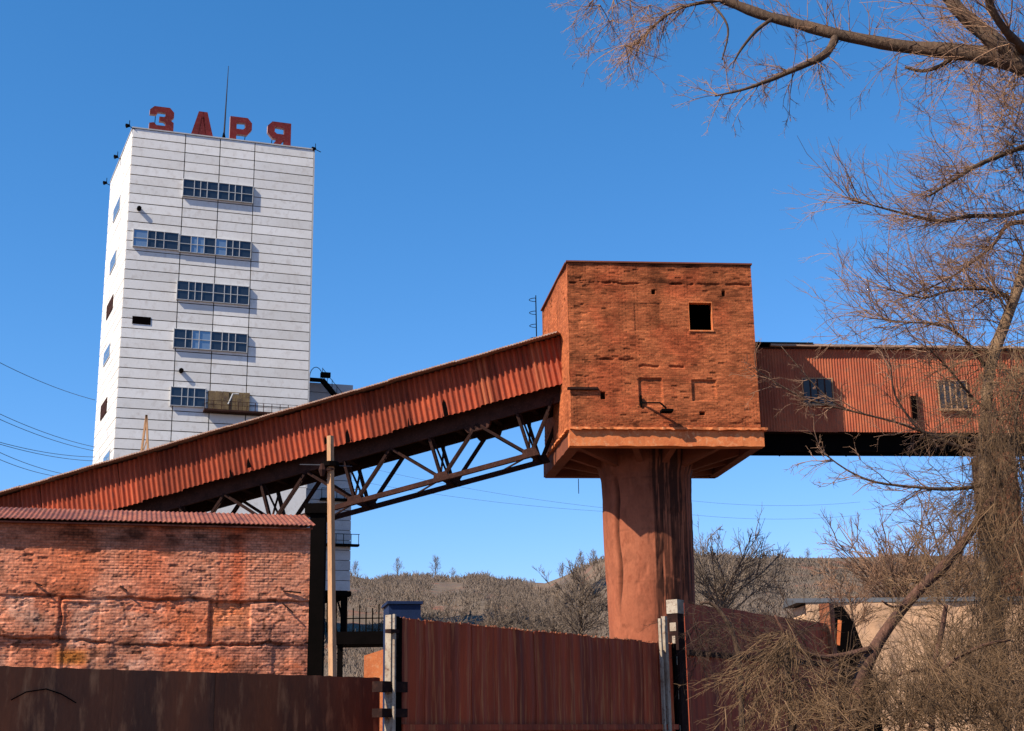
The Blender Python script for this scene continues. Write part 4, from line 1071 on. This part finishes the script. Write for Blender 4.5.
# ------------------------------------------------------------------ gate and fences
A = at(400, 616, 15.4); B = at_z(672, 642, A.z)
GTF = Frame((A.x, A.y, 0), azim(A, B)); GTW = (B - A).length
gate = thing('steel_gate', (A.x, A.y, 0), 'tall dark red sheet steel gate between two whitewashed posts', 'gate')
ns = 14; sw = GTW / ns
for i in range(ns):
    mb = MB(); w_ = sw + .012; ph = grg.random() * 6
    nn, nr = 10, 16; topz_ = A.z - grg.uniform(0, .03)
    xx, zz_ = np.meshgrid(np.linspace(0, w_, nn + 1), np.linspace(.1, topz_, nr + 1))
    yy_ = .012 * np.cos(2 * math.pi * xx / w_ * 2 + ph) + (fbm((xx + i * sw) * 1.6, zz_ * 1.6, 400) - .5) * .06
    zz_[-1] -= np.array([grg.uniform(0, .016) for _ in range(nn + 1)])
    front_ = np.stack([xx, yy_, zz_], -1).reshape(-1, 3); back_ = front_ + np.array([0, .007, 0]); nV = len(front_)
    Fs = []
    for a_ in range(nr):
        for b_ in range(nn):
            q_ = a_ * (nn + 1) + b_; Fs.append((q_, q_ + 1, q_ + nn + 2, q_ + nn + 1)); Fs.append((nV + q_, nV + q_ + nn + 1, nV + q_ + nn + 2, nV + q_ + 1))
    for b_ in range(nn):
        q_ = nr * (nn + 1) + b_; Fs.append((q_, q_ + 1, nV + q_ + 1, nV + q_))
    for a_ in range(nr):
        for q_ in (a_ * (nn + 1), a_ * (nn + 1) + nn): Fs.append((q_, q_ + nn + 1, nV + q_ + nn + 1, nV + q_))
    mb.add(np.concatenate([front_, back_]).tolist(), Fs); mb.build('steel_sheet', M['gate'], gate, GTF.mat() @ Matrix.Translation((i * sw, (i % 2) * .009, 0)))
_, gr = GTF.uv(500, 727)
mb = MB(); mb.box(0, GTW, -.05, -.016, gr - .04, gr + .03); mb.box(0, GTW, .04, .1, A.z - .12, A.z - .05); mb.box(0, GTW, .04, .1, .1, .2); mb.build('rail', M['gate'], gate, GTF.mat())
mb = MB(); mb.box(-.06, 0.0, -.03, .07, .05, A.z - .02); mb.box(GTW, GTW + .06, -.03, .07, .05, A.z - .02); mb.build('stile', M['black_steel'], gate, GTF.mat())
T = Twigs(); rg = random.Random(5)                       # rust flakes and debris on the top edge
mb = MB()
for i in range(110):
    x = rg.uniform(0, GTW); s_ = rg.uniform(.008, .022); z = A.z - .02
    mb.add([(x - s_, -.01, z - .01), (x + s_, -.01, z - .01), (x + s_, .02, z - .01), (x - s_, .02, z - .01), (x + rg.uniform(-.02, .02), .005, z + s_ * rg.uniform(.4, 1.3))], [(0, 1, 4), (1, 2, 4), (2, 3, 4), (3, 0, 4), (0, 3, 2, 1)])
o = mb.build('crusted_dirt', M['brick_plain'], gate, GTF.mat()); o['kind'] = 'stuff'
# gate posts
def post(px0, px1, ytop, Y, lab, extra, az=35):
    a = at((px0 + px1) / 2, ytop, Y); w = wpp(a) * (px1 - px0)
    t = thing('gate_post', (a.x, a.y, 0), lab, 'post', 'whitewashed gate posts')
    fr = Frame((a.x, a.y, 0), az)
    return t, fr, a.z, w
A_l = at(389, 616, 15.2)
t, fr, zt_, w_ = post(386, 392, 615, 15.25, 'whitewashed gate post on the left of the red gate, next to the blue cabin', None)
mb = MB(); mb.box(-.02, .02, -.045, .035, 0, zt_); mb.build('concrete_post', M['lime'], t, fr.mat())
mb = MB(); mb.tube([fr.P(-.04, -.11, 0), fr.P(-.04, -.11, zt_ - .0)], .02, 6); mb.build('steel_angle', M['lime'], t)
mb = MB(); mb.box(.021, .12, -.045, .06, 0, zt_ - .01); mb.build('shaded_side', M['black_steel'], t, fr.mat())  # black strip stands for the shaded side of the post
for py, s_ in ((687, .055), (713, .045), (632, .02)):
    z = at(389, py, 15.25).z; mb = MB()
    mb.box(-.2, .22, -.085, .055, z - s_, z + s_) if py != 632 else mb.box(-.12, .02, -.13, -.05, z - s_, z + s_)
    mb.build('hinge', M['steel'], t, fr.mat())
for i in range(9):
    z = zt_ - .25 - i * .19; mb = MB(); mb.box(.02, .02 + .09 * rg.random(), -.054, -.051, z, z + rg.uniform(.02, .07)); mb.build('spalled_patch', M['steel'], t, fr.mat())
t, fr, zt_, w_ = post(669, 680, 600, 20.6, 'whitewashed gate post on the right of the red gate, half hidden by twigs', None)
mb = MB(); mb.box(-.08, .1, -.08, .08, 0, zt_ - .2); mb.build('shaded_post', M['steel'], t, fr.mat())  # dark shaft carries the branches' shadow in its colour
mb = MB(); mb.box(-.09, .11, -.09, .09, zt_ - .199, zt_); mb.build('post_cap', M['lime'], t, fr.mat())
for i in range(8):
    z = zt_ - .45 - i * .24; mb = MB(); mb.box(-.087, -.081, -.05 + .02 * (i % 2), .05 - .03 * (i % 3), z, z + .12 + .05 * (i % 2)); mb.build('sun_patch', M['lime'], t, fr.mat())  # pale patches painted as sunlight falling between the branches
a = at(661, 617, 20.0); zt_ = a.z
t = thing('gate_stake', (a.x, a.y, 0), 'two thin whitewashed stakes strapped behind the right end of the red gate', 'stake')
fr = Frame((a.x, a.y, 0), 35)
mb = MB(); mb.box(-.02, .02, .0, .04, 0, zt_ - .02); mb.box(.11, .18, .0, .06, 0, zt_ + .02); mb.build('stakes', M['lime'], t, fr.mat())

# left fence of wide brown sheets
A = at(0, 665.4, 12.8); B = at_z(380, 677, A.z)
FF = Frame((A.x, A.y, 0), azim(A, B)); FW = (B - A).length
fen = thing('sheet_metal_fence', (A.x, A.y, 0), 'dark brown rusted sheet metal fence along the bottom left', 'fence')
x = -2.4; i = 0
while x < FW - .05:
    w_ = min(1.2, FW - x); nn = 16; V = []; Fs = []
    for k in range(nn + 1):
        xx = w_ * k / nn; y = (fbm(np.array([xx * 1.5 + i * 7]), np.array([0.5]), 201)[0] - .5) * .03; z = A.z - grg.uniform(0, .012)
        V += [(xx, y, .05), (xx, y, z), (xx, y + .006, z), (xx, y + .006, .05)]
    for k in range(nn):
        a = k * 4; b_ = a + 4
        for q in range(4): Fs.append((a + q, b_ + q, b_ + (q + 1) % 4, a + (q + 1) % 4))
    mb = MB(); mb.add(V, Fs); mb.build('fence_sheet', M['fence'], fen, FF.mat() @ Matrix.Translation((x, grg.uniform(-.004, .004), 0)))
    x += w_ - .008; i += 1
mb = MB(); mb.box(-2.4, FW, .03, .07, A.z - .2, A.z - .15); mb.box(-2.4, FW, .03, .07, .6, .65); mb.build('rail', M['steel'], fen, FF.mat())
mb = MB(); pts = [FF.uv(*p) for p in ((10, 700), (25, 692), (45, 689), (60, 694), (75, 703))]
mb.tube([(p[0], -.02, p[1]) for p in pts], .006, 5); mb.build('bent_wire', M['black_steel'], fen, FF.mat())

# right fence beyond the gate
A = at(684, 602, 21.3); B = at_z(829, 623.5, A.z)
HF = Frame((A.x, A.y, 0), azim(A, B)); HW = (B - A).length
f2 = thing('sheet_metal_fence', (A.x, A.y, 0), 'tall dark rusty fence under tangled twigs right of the gate', 'fence')
nn = 5
for i in range(nn):
    mb = MB(); mb.box(.004, HW / nn - .004, 0, .012, .05, A.z - grg.uniform(0, .02)); mb.build('fence_sheet', M['gate'], f2, HF.mat() @ Matrix.Translation((i * HW / nn, grg.uniform(-.006, .006), 0)))
_, zr = HF.uv(720, 655); mb = MB(); mb.box(0, HW, -.05, -.01, zr - .05, zr + .03); mb.build('rail', M['steel'], f2, HF.mat())
P = at(826, 604, B.y); fr = Frame((P.x, P.y, 0), 35)
t = thing('fence_end_post', (P.x, P.y, 0), 'short orange rusty post at the end of the twig covered fence', 'post')
mb = MB(); mb.box(-.1, .12, -.1, .1, 0, P.z); mb.build('post_shaft', M['brick_plain'], t, fr.mat())
mb = MB(); mb.bar(fr.P(.1, -.2, P.z - .3), fr.P(.05, -.15, P.z - .75), .06); mb.build('strut', M['ledge'], t)
P = at(840, 606, B.y + 2); fr = Frame((P.x, P.y, 0), 70)
mb = MB(); mb.prism([(-.35, 0), (1.0, 0), (.62, P.z - 1.3), (.3, P.z - .35), (.05, P.z), (-.2, P.z - .05)], 0, .1)
tag(mb.build('dark_tarpaulin', M['black_steel'], None, fr.mat()), 'dark drooping sheet leaning at the end of the twig covered fence', 'tarpaulin')

# blue cabin and dark trestle behind the gate
a = at(389, 604, 60.0); b_ = at(421, 606, 60.0)
cab = thing('blue_cabin', (a.x, a.y, 0), 'dark blue flat roofed cabin rising over the left end of the gate', 'cabin')
fr = Frame((a.x, a.y, 0), 78); w_ = (b_ - a).length
mb = MB(); mb.box(0, w_, 0, 2, 0, a.z); mb.build('cabin_body', M['blue'], cab, fr.mat())
mb = MB(); mb.box(-.08, w_ + .08, -.1, 2.1, a.z, a.z + .12); mb.build('roof', M['blue'], cab, fr.mat())
a = at(346, 628, 80.0); b_ = at(386, 628, 80.0)
plf = thing('steel_platform', (a.x, a.y, 0), 'black steel platform on legs between the pale pole and the gate post', 'platform')
fr = Frame((a.x, a.y, 0), 88); z = a.z; w_ = b_.x - a.x + 1
mb = MB(); mb.box(-.6, w_, 0, 3, z - .9, z - .2); mb.build('deck', M['black_steel'], plf, fr.mat())
for x in (-.5, w_ - .4): mb = MB(); mb.box(x, x + .3, .3, .6, 0, z - .9); mb.build('leg', M['black_steel'], plf, fr.mat())
mb = MB()
for k in range(9): mb.box(k * w_ / 9, k * w_ / 9 + .07, 0, .06, z - .2, z + .9 + .2 * (k % 3))
mb.box(0, w_, .0, .05, z + .5, z + .56); mb.build('railing', M['black_steel'], plf, fr.mat())
a = at(364, 664, 70.0); b_ = at(380, 652, 70.0)
mb = MB(); mb.prism([(0, 0), (3.2, 0), (3.2, b_.z), (1.0, b_.z + .15), (.0, a.z + .4)], 0, .3)
tag(mb.build('low_wall', M['ledge'], None, Frame((a.x, a.y, 0), 85).mat()), 'low orange sunlit wall under the black platform', 'wall')

# beige building right
a = at(806, 612, 46.0); b_ = at_z(1060, 604, a.z + .15)
BFr = Frame((a.x, a.y, 0), 86)
bg_ = thing('beige_building', (a.x, a.y, 0), 'low beige rendered building with grey roof behind the leaning trunk', 'building')
zt_ = at(870, 603.5, 46.4).z
def bd(X, Z): return (fbm(X * .8, Z * .8, 301) - .5) * .16 + (fbm(X * 3, Z * 3, 302) - .5) * .05
V, Fq, Cl = relief(14, zt_, 0, .12, .1, bd, lambda X, Z: np.ones(X.shape + (3,)))
link('front_wall', np_mesh('front_wall', V, Fq, M['beige'], Cl), bg_, BFr.mat())
mb = MB(); mb.box(0, 14, .2, 1.6, 0, zt_ - .05); mb.build('other_walls', M['beige'], bg_, BFr.mat())
mb = MB(); mb.add([(-.3, -.05, zt_ + .02), (14, -.05, zt_ + .02), (14, 1.4, zt_ + .3), (-.3, 1.4, zt_ + .3), (14, 1.8, zt_), (-.3, 1.8, zt_)], [(0, 1, 2, 3), (3, 2, 4, 5), (0, 3, 5), (1, 4, 2), (0, 5, 4, 1)])
mb.build('roof', M['slate'], bg_, BFr.mat())

# ------------------------------------------------------------------ trees and brush
def limb_pts(spec, smooth=3):
    P = [at(px, py, Y) for px, py, Y, r in spec]; rs = [r * wpp(p) for (px, py, Y, r), p in zip(spec, P)]
    out = []; ro = []
    for i in range(len(P) - 1):
        p0 = P[max(i - 1, 0)]; p1 = P[i]; p2 = P[i + 1]; p3 = P[min(i + 2, len(P) - 1)]
        for k in range(smooth):
            t = k / smooth
            out.append(.5 * ((2 * p1) + (p2 - p0) * t + (2 * p0 - 5 * p1 + 4 * p2 - p3) * t * t + (3 * p1 - p0 - 3 * p2 + p3) * t ** 3)); ro.append(rs[i] * (1 - t) + rs[i + 1] * t)
    out.append(P[-1]); ro.append(rs[-1])
    return out, ro
def limb(name, spec, mat, parent, n=9):
    pts, rs = limb_pts(spec)
    rs = [max(r * rnd.uniform(.9, 1.1), .003) for r in rs]
    mb = MB(); mb.tube(pts, rs, n); mb.build(name, mat, parent, None, True)
    return pts, rs
def dress(T, pts, rs, n, L, rad, lvl, bias, grav, rg, lo=0.0, hi=1.0, spread=.8, kids=(3, 6), wob=.22, bmix=.7, ratio=.55):
    for i in range(n):
        f = lo + (hi - lo) * rg.random(); k = min(int(f * (len(pts) - 1)), len(pts) - 2)
        p = pts[k].lerp(pts[k + 1], rg.random()); along = (pts[k + 1] - pts[k]).normalized()
        d = (along * .5 + rdir(rg) * bmix + Vector(bias)).normalized()
        sprout(T, p, d, L * rg.uniform(.5, 1.3), rad, lvl, grav, wob, kids, spread, rg, ratio)
def stuff(o): o['kind'] = 'stuff'; return o

# overhanging willow: the thick limb across the top
wl_ = thing('willow_tree', (5.2, 10.0, 0), 'bare willow whose thick limb reaches across the top right of the sky', 'tree')
limb('trunk', [(1190, 1010, 9.2, 26), (1150, 800, 9.4, 24), (1115, 500, 9.8, 20), (1090, 280, 10.1, 17), (1068, 140, 10.4, 15), (1040, 72, 10.6, 13)], M['bark'], wl_, 12)
La = limb('limb', [(1045, 78, 10.6, 13), (1024, 64, 10.7, 11.5), (985, 55, 10.8, 9), (950, 51, 11, 7.6), (900, 46, 11.2, 6.8), (850, 37, 11.3, 6), (820, 30, 11.4, 5.6), (790, 22, 11.5, 5.2), (760, 14, 11.6, 5), (725, 0, 11.7, 4.5), (690, -18, 11.8, 3.5), (640, -40, 12, 2.5)], M['bark'], wl_, 10)
Lb = limb('limb', [(1024, 64, 10.7, 10), (1000, 46, 10.7, 9), (975, 25, 10.8, 8), (955, 6, 10.8, 7), (940, -20, 10.9, 6)], M['bark'], wl_, 10)
Lb2 = limb('limb', [(1024, 50, 10.6, 5), (1005, 30, 10.4, 4), (990, 5, 10.3, 4), (985, -20, 10.2, 3)], M['bark'], wl_)
Lc = limb('limb', [(836, 37, 11.35, 4), (829, 50, 11.2, 4.2), (818, 59, 11.1, 4), (800, 67, 11.1, 3), (775, 78, 11.2, 2.2), (745, 89, 11.2, 1.5), (715, 96, 11.3, .8)], M['bark'], wl_)
Ld = limb('limb', [(772, 19, 11.5, 2.2), (757, 30, 11.5, 1.8), (742, 48, 11.5, 1.4), (735, 60, 11.5, .8)], M['bark'], wl_)
Le = limb('limb', [(956, 55, 11, 2.6), (940, 66, 11, 2.2), (922, 71, 11, 1.8), (905, 67, 11, 1.5)], M['bark'], wl_)
Lf = limb('limb', [(725, 0, 11.7, 2), (700, 3, 11.7, 1.8), (675, 10, 11.8, 1.6), (655, 25, 11.8, 1.2), (635, 45, 11.9, .8)], M['bark'], wl_)
Lg = limb('limb', [(712, 4, 11.7, 1.2), (725, 20, 11.6, 1.1), (728, 35, 11.6, 1), (722, 60, 11.6, .7)], M['bark'], wl_)
T = Twigs(); rg = random.Random(21)
dress(T, *La, 60, .5, .005, 1, (0, 0, .4), .02, rg, .1, .9)
dress(T, *Lb, 22, .7, .006, 2, (.1, 0, .1), -.02, rg)
dress(T, *Lb2, 14, .7, .006, 2, (.1, 0, .1), -.02, rg)
dress(T, *Lc, 34, .38, .005, 2, (0, 0, .1), -.03, rg, .2, 1)
dress(T, *Lf, 34, .42, .005, 2, (-.4, 0, -.3), -.04, rg, .2, 1)
for p in ((600, 5), (615, -5), (630, 0), (650, 5), (612, 20), (640, 30), (625, 45), (600, -10)):
    P = at(p[0], p[1], 11.8 + rg.uniform(-.4, .4))
    for k in range(5): sprout(T, P, Vector((rg.uniform(-.8, .5), rg.uniform(-.4, .4), -.3)), .42, .0045, 2, -.03, .3, (3, 5), .9, rg)
dress(T, *Ld, 8, .25, .004, 1, (0, 0, -.2), -.03, rg)
dress(T, *Lg, 8, .2, .004, 1, (0, 0, -.2), -.03, rg)
dress(T, *La, 26, .55, .005, 2, (0, 0, -.6), -.06, rg, .03, .38)
dress(T, *Le, 10, .3, .004, 1, (0, 0, -.4), -.06, rg)
stuff(link('twigs', T.mesh('twigs', M['twig']), wl_))

# second willow: the mass of twigs along the right edge
w2 = thing('willow_tree', at(1000, 760, 14.5), 'bare willow with a dense brown mass of hanging twigs along the right edge', 'tree')
w2.location.z = 0
Ta = limb('trunk', [(1012, 1000, 14.5, 13), (1005, 800, 14.5, 12), (996, 650, 14.5, 10), (988, 540, 14.6, 8), (985, 450, 14.7, 6.5), (990, 370, 14.8, 5.5), (1010, 310, 14.9, 5), (1034, 240, 15, 6), (1046, 160, 15, 5), (1052, 100, 15, 3), (1056, 40, 15, 2)], M['bark_light'], w2, 11)
specs2 = [
 [(1042, 205, 15, 4), (1008, 215, 15, 3.4), (970, 216, 15, 3), (940, 221, 15, 2.4), (910, 215, 15, 1.8), (875, 206, 15, 1.2), (848, 199, 15, .7)],
 [(1046, 138, 15, 3.5), (984, 162, 14.9, 3), (962, 175, 14.8, 2.2), (929, 196, 14.7, 1.3)],
 [(1012, 308, 15, 3.4), (1008, 297, 14.9, 3), (984, 289, 14.8, 2.4), (948, 291, 14.8, 1.8), (922, 298, 14.8, 1.2), (885, 288, 14.8, .7)],
 [(1036, 222, 15, 2.6), (1008, 225, 15, 2.6), (995, 243, 14.9, 2.2), (973, 262, 14.8, 1.6), (944, 281, 14.7, 1.2), (900, 300, 14.7, .7)],
 [(1017, 465, 14.2, 4), (995, 479, 14, 3.5), (973, 487, 13.9, 3), (943, 489, 13.8, 2.6), (915, 487, 13.8, 2), (875, 482, 13.8, 1.6), (847, 470, 13.8, 1.2), (822, 452, 13.8, .8)],
 [(1005, 500, 14.3, 3), (989, 455, 14, 3), (967, 450, 13.8, 2.6), (924, 432, 13.7, 2.2), (912, 421, 13.7, 1.8), (895, 395, 13.7, 1.4), (891, 365, 13.7, .8)],
 [(985, 440, 14.5, 2.4), (945, 436, 14, 1.9), (920, 431, 13.9, 1.7), (895, 422, 13.8, 1.5), (851, 411, 13.8, 1.3), (809, 400, 13.8, 1.1), (785, 388, 13.8, .9), (756, 370, 13.8, .6)],
 [(851, 411, 13.8, 1.2), (831, 400, 13.8, 1), (809, 379, 13.8, .8), (781, 346, 13.8, .5)],
 [(1030, 380, 13.5, 2), (1018, 405, 13.5, 2), (1016, 440, 13.5, 1.8), (1024, 470, 13.5, 1.6)],
 [(988, 370, 14.8, 3), (965, 340, 14.6, 2.2), (940, 325, 14.5, 1.6), (905, 322, 14.5, 1), (870, 318, 14.5, .6)],
 [(1000, 420, 14.6, 2.4), (975, 400, 14.3, 1.8), (950, 370, 14.2, 1.4), (925, 345, 14.1, .8)],
]
LL = [limb('limb', [(a, b_, c, d * .75) for a, b_, c, d in s_], M['bark'], w2, 7) for s_ in specs2]
T = Twigs(); T2 = Twigs(); rg = random.Random(33)
for i, (n_, L) in enumerate(((44, .8), (30, .7), (44, .8), (34, .7), (26, .5), (18, .45), (16, .4), (5, .25), (8, .4), (36, .7), (20, .6))):
    gv = .03 if i < 4 or i == 9 else .0
    dress(T, *LL[i], n_, L, .0065, 2, (-.35, 0, .25 if i in (0, 2, 9) else .05), gv, rg, .12, 1, .8, (3, 6), .34)
dress(T, *Ta, 70, 1.1, .008, 3, (-.8, 0, .15), -.0, rg, .55, 1, .8, (3, 4), .3)
for i in range(150):
    P = at(rg.uniform(955, 1045), rg.uniform(-10, 350), rg.uniform(14, 16))
    sprout(T, P, Vector((rg.uniform(-1, .1), rg.uniform(-.4, .4), rg.uniform(-.6, .8))), rg.uniform(.5, 1.0), .005, 2, -.01, .22, (3, 5), .65, rg)
stuff(link('upper_twigs', T.mesh('upper_twigs', M['twig']), w2))
# hanging mass low on the right
for i in range(640):
    px = 962 + 84 * rg.random() ** .75; py = rg.uniform(330, 700); P = at(px, py, rg.uniform(13.2, 15.2))
    sprout(T2, P, Vector((rg.uniform(-.5, .3), rg.uniform(-.3, .3), rg.uniform(-1.2, .3))), rg.uniform(.4, 1.1), .0045, 2, -.06, .2, (3, 5), .55, rg)
for i in range(60):
    px = rg.uniform(935, 1030); py = rg.uniform(480, 720); P = at(px, py, rg.uniform(12.6, 14))
    sprout(T2, P, Vector((rg.uniform(-.7, .1), rg.uniform(-.3, .1), rg.uniform(-.8, .5))), rg.uniform(.4, .9), .005, 2, -.03, .25, (3, 5), .6, rg)
stuff(link('hanging_twigs', T2.mesh('hanging_twigs', M['twig_tan']), w2))
T3 = Twigs()                                            # ball of shoots in the crown
for i in range(70):
    P = at(1013 + rg.gauss(0, 6), 142 + rg.gauss(0, 20), 15 + rg.uniform(-.2, .2))
    sprout(T3, P, rdir(rg), .22, .006, 1, -.05, .4, (4, 6), .9, rg)
stuff(link('shoot_clump', T3.mesh('shoot_clump', M['twig_dark']), w2))

# leaning old trunk with its side limb
w3 = thing('leaning_tree', at(850, 760, 13), 'crooked dark trunk leaning to the right before the beige wall', 'tree'); w3.location.z = 0
Tl = limb('trunk', [(820, 1010, 12.8, 7.9), (838, 800, 12.9, 7.9), (856, 700, 13, 7.3), (864, 670, 13, 6.6), (880, 640, 13.1, 6.3), (900, 612, 13.2, 5.6), (925, 584, 13.3, 5.3), (948, 562, 13.4, 5.0), (965, 540, 13.5, 4.3), (978, 520, 13.6, 4.0), (995, 495, 13.8, 3.3)], M['bark_red'], w3, 11)
Ll = limb('limb', [(870, 649, 13, 3.3), (845, 655, 12.9, 3.0), (818, 657, 12.8, 2.6), (797, 648, 12.7, 2.2), (785, 634, 12.6, 1.7), (775, 615, 12.6, 1.2)], M['bark_red'], w3)
L2_ = limb('limb', [(908, 604, 13.2, 1.7), (893, 607, 13.1, 1.3), (882, 601, 13, 0.8)], M['bark_red'], w3)
Ls_ = limb('limb', [(930, 760, 12.6, 4.0), (934, 690, 12.6, 3.0), (937, 655, 12.6, 3.0), (943, 625, 12.6, 2.6), (946, 605, 12.6, 2.3)], M['bark_red'], w3)
Lr = limb('limb', [(900, 760, 12, 2.6), (915, 715, 12, 2.3), (935, 680, 12, 2.3), (955, 660, 12, 2.0), (985, 645, 12, 1.7), (1010, 640, 12, 1.3)], M['bark_red'], w3)
Lr2 = limb('limb', [(935, 670, 12.6, 2.0), (905, 672, 12.4, 1.3), (880, 690, 12.3, 1.1), (850, 710, 12.2, 0.8), (820, 716, 12.2, 0.5)], M['bark_red'], w3)
T = Twigs(); rg = random.Random(44)
dress(T, *Tl, 26, .5, .006, 2, (-.2, 0, .3), .02, rg, .4, 1)
dress(T, *Ls_, 12, .4, .005, 2, (0, 0, .2), .0, rg, .3, 1)
dress(T, *Lr, 16, .5, .006, 2, (0, -.1, .1), .0, rg)
dress(T, *Lr2, 12, .4, .005, 2, (0, -.1, .1), .0, rg)
stuff(link('twigs', T.mesh('twigs', M['twig_tan']), w3))

# brush clumps along the bottom: each its own bush
def bush(name, lab, items, mat, seed, stem=None):
    rg = random.Random(seed)
    c = items[0][0]; base = at(c[0], c[1], c[2]); 
    b0 = thing(name, (base.x, base.y, 0), lab, 'bush')
    T = Twigs()
    for (px, py, Y), (sx, sy, sY), n_, (dx, dy, dz), L, gv in items:
        for i in range(n_):
            if rg.random() < .22: continue
            P = at(px + rg.gauss(0, sx), py + rg.gauss(0, sy), Y + rg.gauss(0, sY))
            sprout(T, P, Vector((dx + rg.uniform(-.8, .8), dy + rg.uniform(-.5, .5), dz + rg.uniform(-.5, .5))), L * rg.uniform(.5, 1.6), .0052, 2, gv, .34, (3, 5), .6, rg, .5)
    if stem: limb('stem', stem, M['bark'], b0)
    stuff(link('twigs', T.mesh('twigs', mat), b0)); return b0
bush('dry_brush', 'fan shaped clump of dry tan twigs hanging over the lower middle right', [((784, 638, 12.5), (6, 6, .2), 60, (-.5, -.2, -.9), .5, -.06), ((770, 670, 12.4), (16, 14, .3), 50, (-.3, -.2, -.7), .4, -.06),
     ((800, 680, 12.6), (18, 14, .3), 36, (0, -.2, -.6), .4, -.04), ((785, 705, 12.4), (28, 10, .3), 34, (-.1, -.2, -.5), .35, -.03)], M['twig_tan'], 1,
     [(800, 1000, 12.6, 6), (798, 800, 12.6, 5), (790, 700, 12.6, 4), (786, 640, 12.6, 3)])
bush('vine_tangle', 'dark tangle of thin vines climbing over the rusty fence right of the gate post', [((715, 625, 20.5), (16, 12, .3), 70, (.1, -.2, -.3), .5, -.06), ((755, 632, 20.5), (18, 14, .3), 60, (.1, -.2, -.2), .5, -.05), ((700, 640, 20.5), (8, 16, .2), 18, (0, 0, -.6), .5, -.05)], M['twig_dark'], 2,
     [(745, 1000, 20.6, 4), (742, 720, 20.6, 3), (735, 640, 20.6, 2.5), (715, 606, 20.6, 2), (700, 603, 20.6, 1.2)])
bush('dry_brush', 'low tan brush filling the corner under the leaning trunk', [((870, 718, 12), (30, 8, .5), 45, (.1, 0, .5), .5, -.01), ((930, 712, 12), (30, 10, .5), 50, (.1, 0, .6), .5, -.01), ((990, 705, 12), (30, 14, .5), 60, (-.1, 0, .7), .55, -.01), ((835, 715, 12.4), (20, 8, .4), 30, (0, 0, .5), .4, -.01), ((900, 725, 11.4), (60, 8, .3), 130, (0, 0, .5), .3, -.01), ((985, 715, 11.4), (30, 14, .3), 90, (-.1, 0, .6), .4, -.01)], M['twig_tan'], 3,
     [(905, 1000, 12, 5), (905, 800, 12, 4), (903, 740, 12, 3), (900, 700, 12, 2)])
bush('dry_brush', 'brown brush in front of the dark sheet beside the orange post', [((835, 690, 14), (14, 14, .5), 40, (0, 0, .4), .45, 0), ((805, 640, 15), (16, 14, .5), 26, (.1, 0, .4), .45, 0)], M['twig_dark'], 4,
     [(830, 1000, 14, 5), (832, 800, 14, 4), (833, 720, 14, 3), (834, 690, 14, 2)])
bush('dark_scrub', 'dark brown scrub along the foot of the beige wall behind the tan brush', [((880, 712, 30), (30, 12, 2), 90, (0, 0, .8), 1.2, .02), ((950, 705, 30), (30, 14, 2), 90, (0, 0, .8), 1.3, .02), ((1010, 700, 30), (20, 16, 2), 60, (0, 0, .8), 1.3, .02)], M['twig_dark'], 6)
def mid_tree(lab, px, py, Y, H, sp, seed, n_=30, mat='twig', r=.012):
    rg = random.Random(seed); base = at(px, py, Y); P = Vector((base.x, base.y, 0)); top = base.z
    t = thing('bare_tree', P, lab, 'tree', 'bare trees behind the fence')
    mb = MB(); mb.tube([P, P + Vector((.1, 0, top * .6)), P + Vector((0, .1, top))], [H * .03, H * .024, H * .018], 8); mb.build('trunk', M['bark'], t, None, True)
    T = Twigs()
    for i in range(n_):
        a = rg.uniform(0, 6.28); d = Vector((math.cos(a) * sp, math.sin(a) * sp, rg.uniform(.5, 1.2)))
        sprout(T, P + Vector((0, 0, top * rg.uniform(.75, 1.0))), d, H * rg.uniform(.5, .95), H * .009, 3, .02, .2, (3, 5), .65, rg, .55, 6, r * .35)
    stuff(link('crown', T.mesh('crown', M[mat]), t)); return t
mid_tree('bare spreading tree standing just right of the pillar before the hill', 722, 590, 88, 6.2, .75, 71, 40, 'shrub', .03)
mid_tree('bare bushy tree low at the left side of the pillar', 580, 600, 90, 4.2, .8, 72, 40, 'shrub', .03)
mid_tree('large bare shrub spreading behind the leaning trunk under the gallery', 900, 588, 50, 4.2, 1.0, 73, 34, 'twig', .012)
mid_tree('bare shrub left of the leaning trunk over the grey roof', 850, 592, 33, 1.5, .8, 74, 14, 'twig', .012)
mid_tree('bare shrub right of the leaning trunk in the twig mass', 955, 585, 50, 5, .9, 75, 30, 'twig', .012)

mid_tree('bare brown bush low behind the left half of the red gate', 452, 628, 98, 3.0, .9, 81, 26, 'shrub', .03)
mid_tree('bare brown bush behind the middle of the red gate under the hump', 492, 628, 98, 3.2, .9, 82, 26, 'shrub', .03)
mid_tree('wide bare brown bush behind the gate left of the hill foot tree', 526, 626, 99, 3.6, .9, 83, 30, 'shrub', .03)
mid_tree('bare brown bush between the hill foot tree and the wide bush', 553, 618, 97, 3.8, .9, 84, 28, 'shrub', .03)
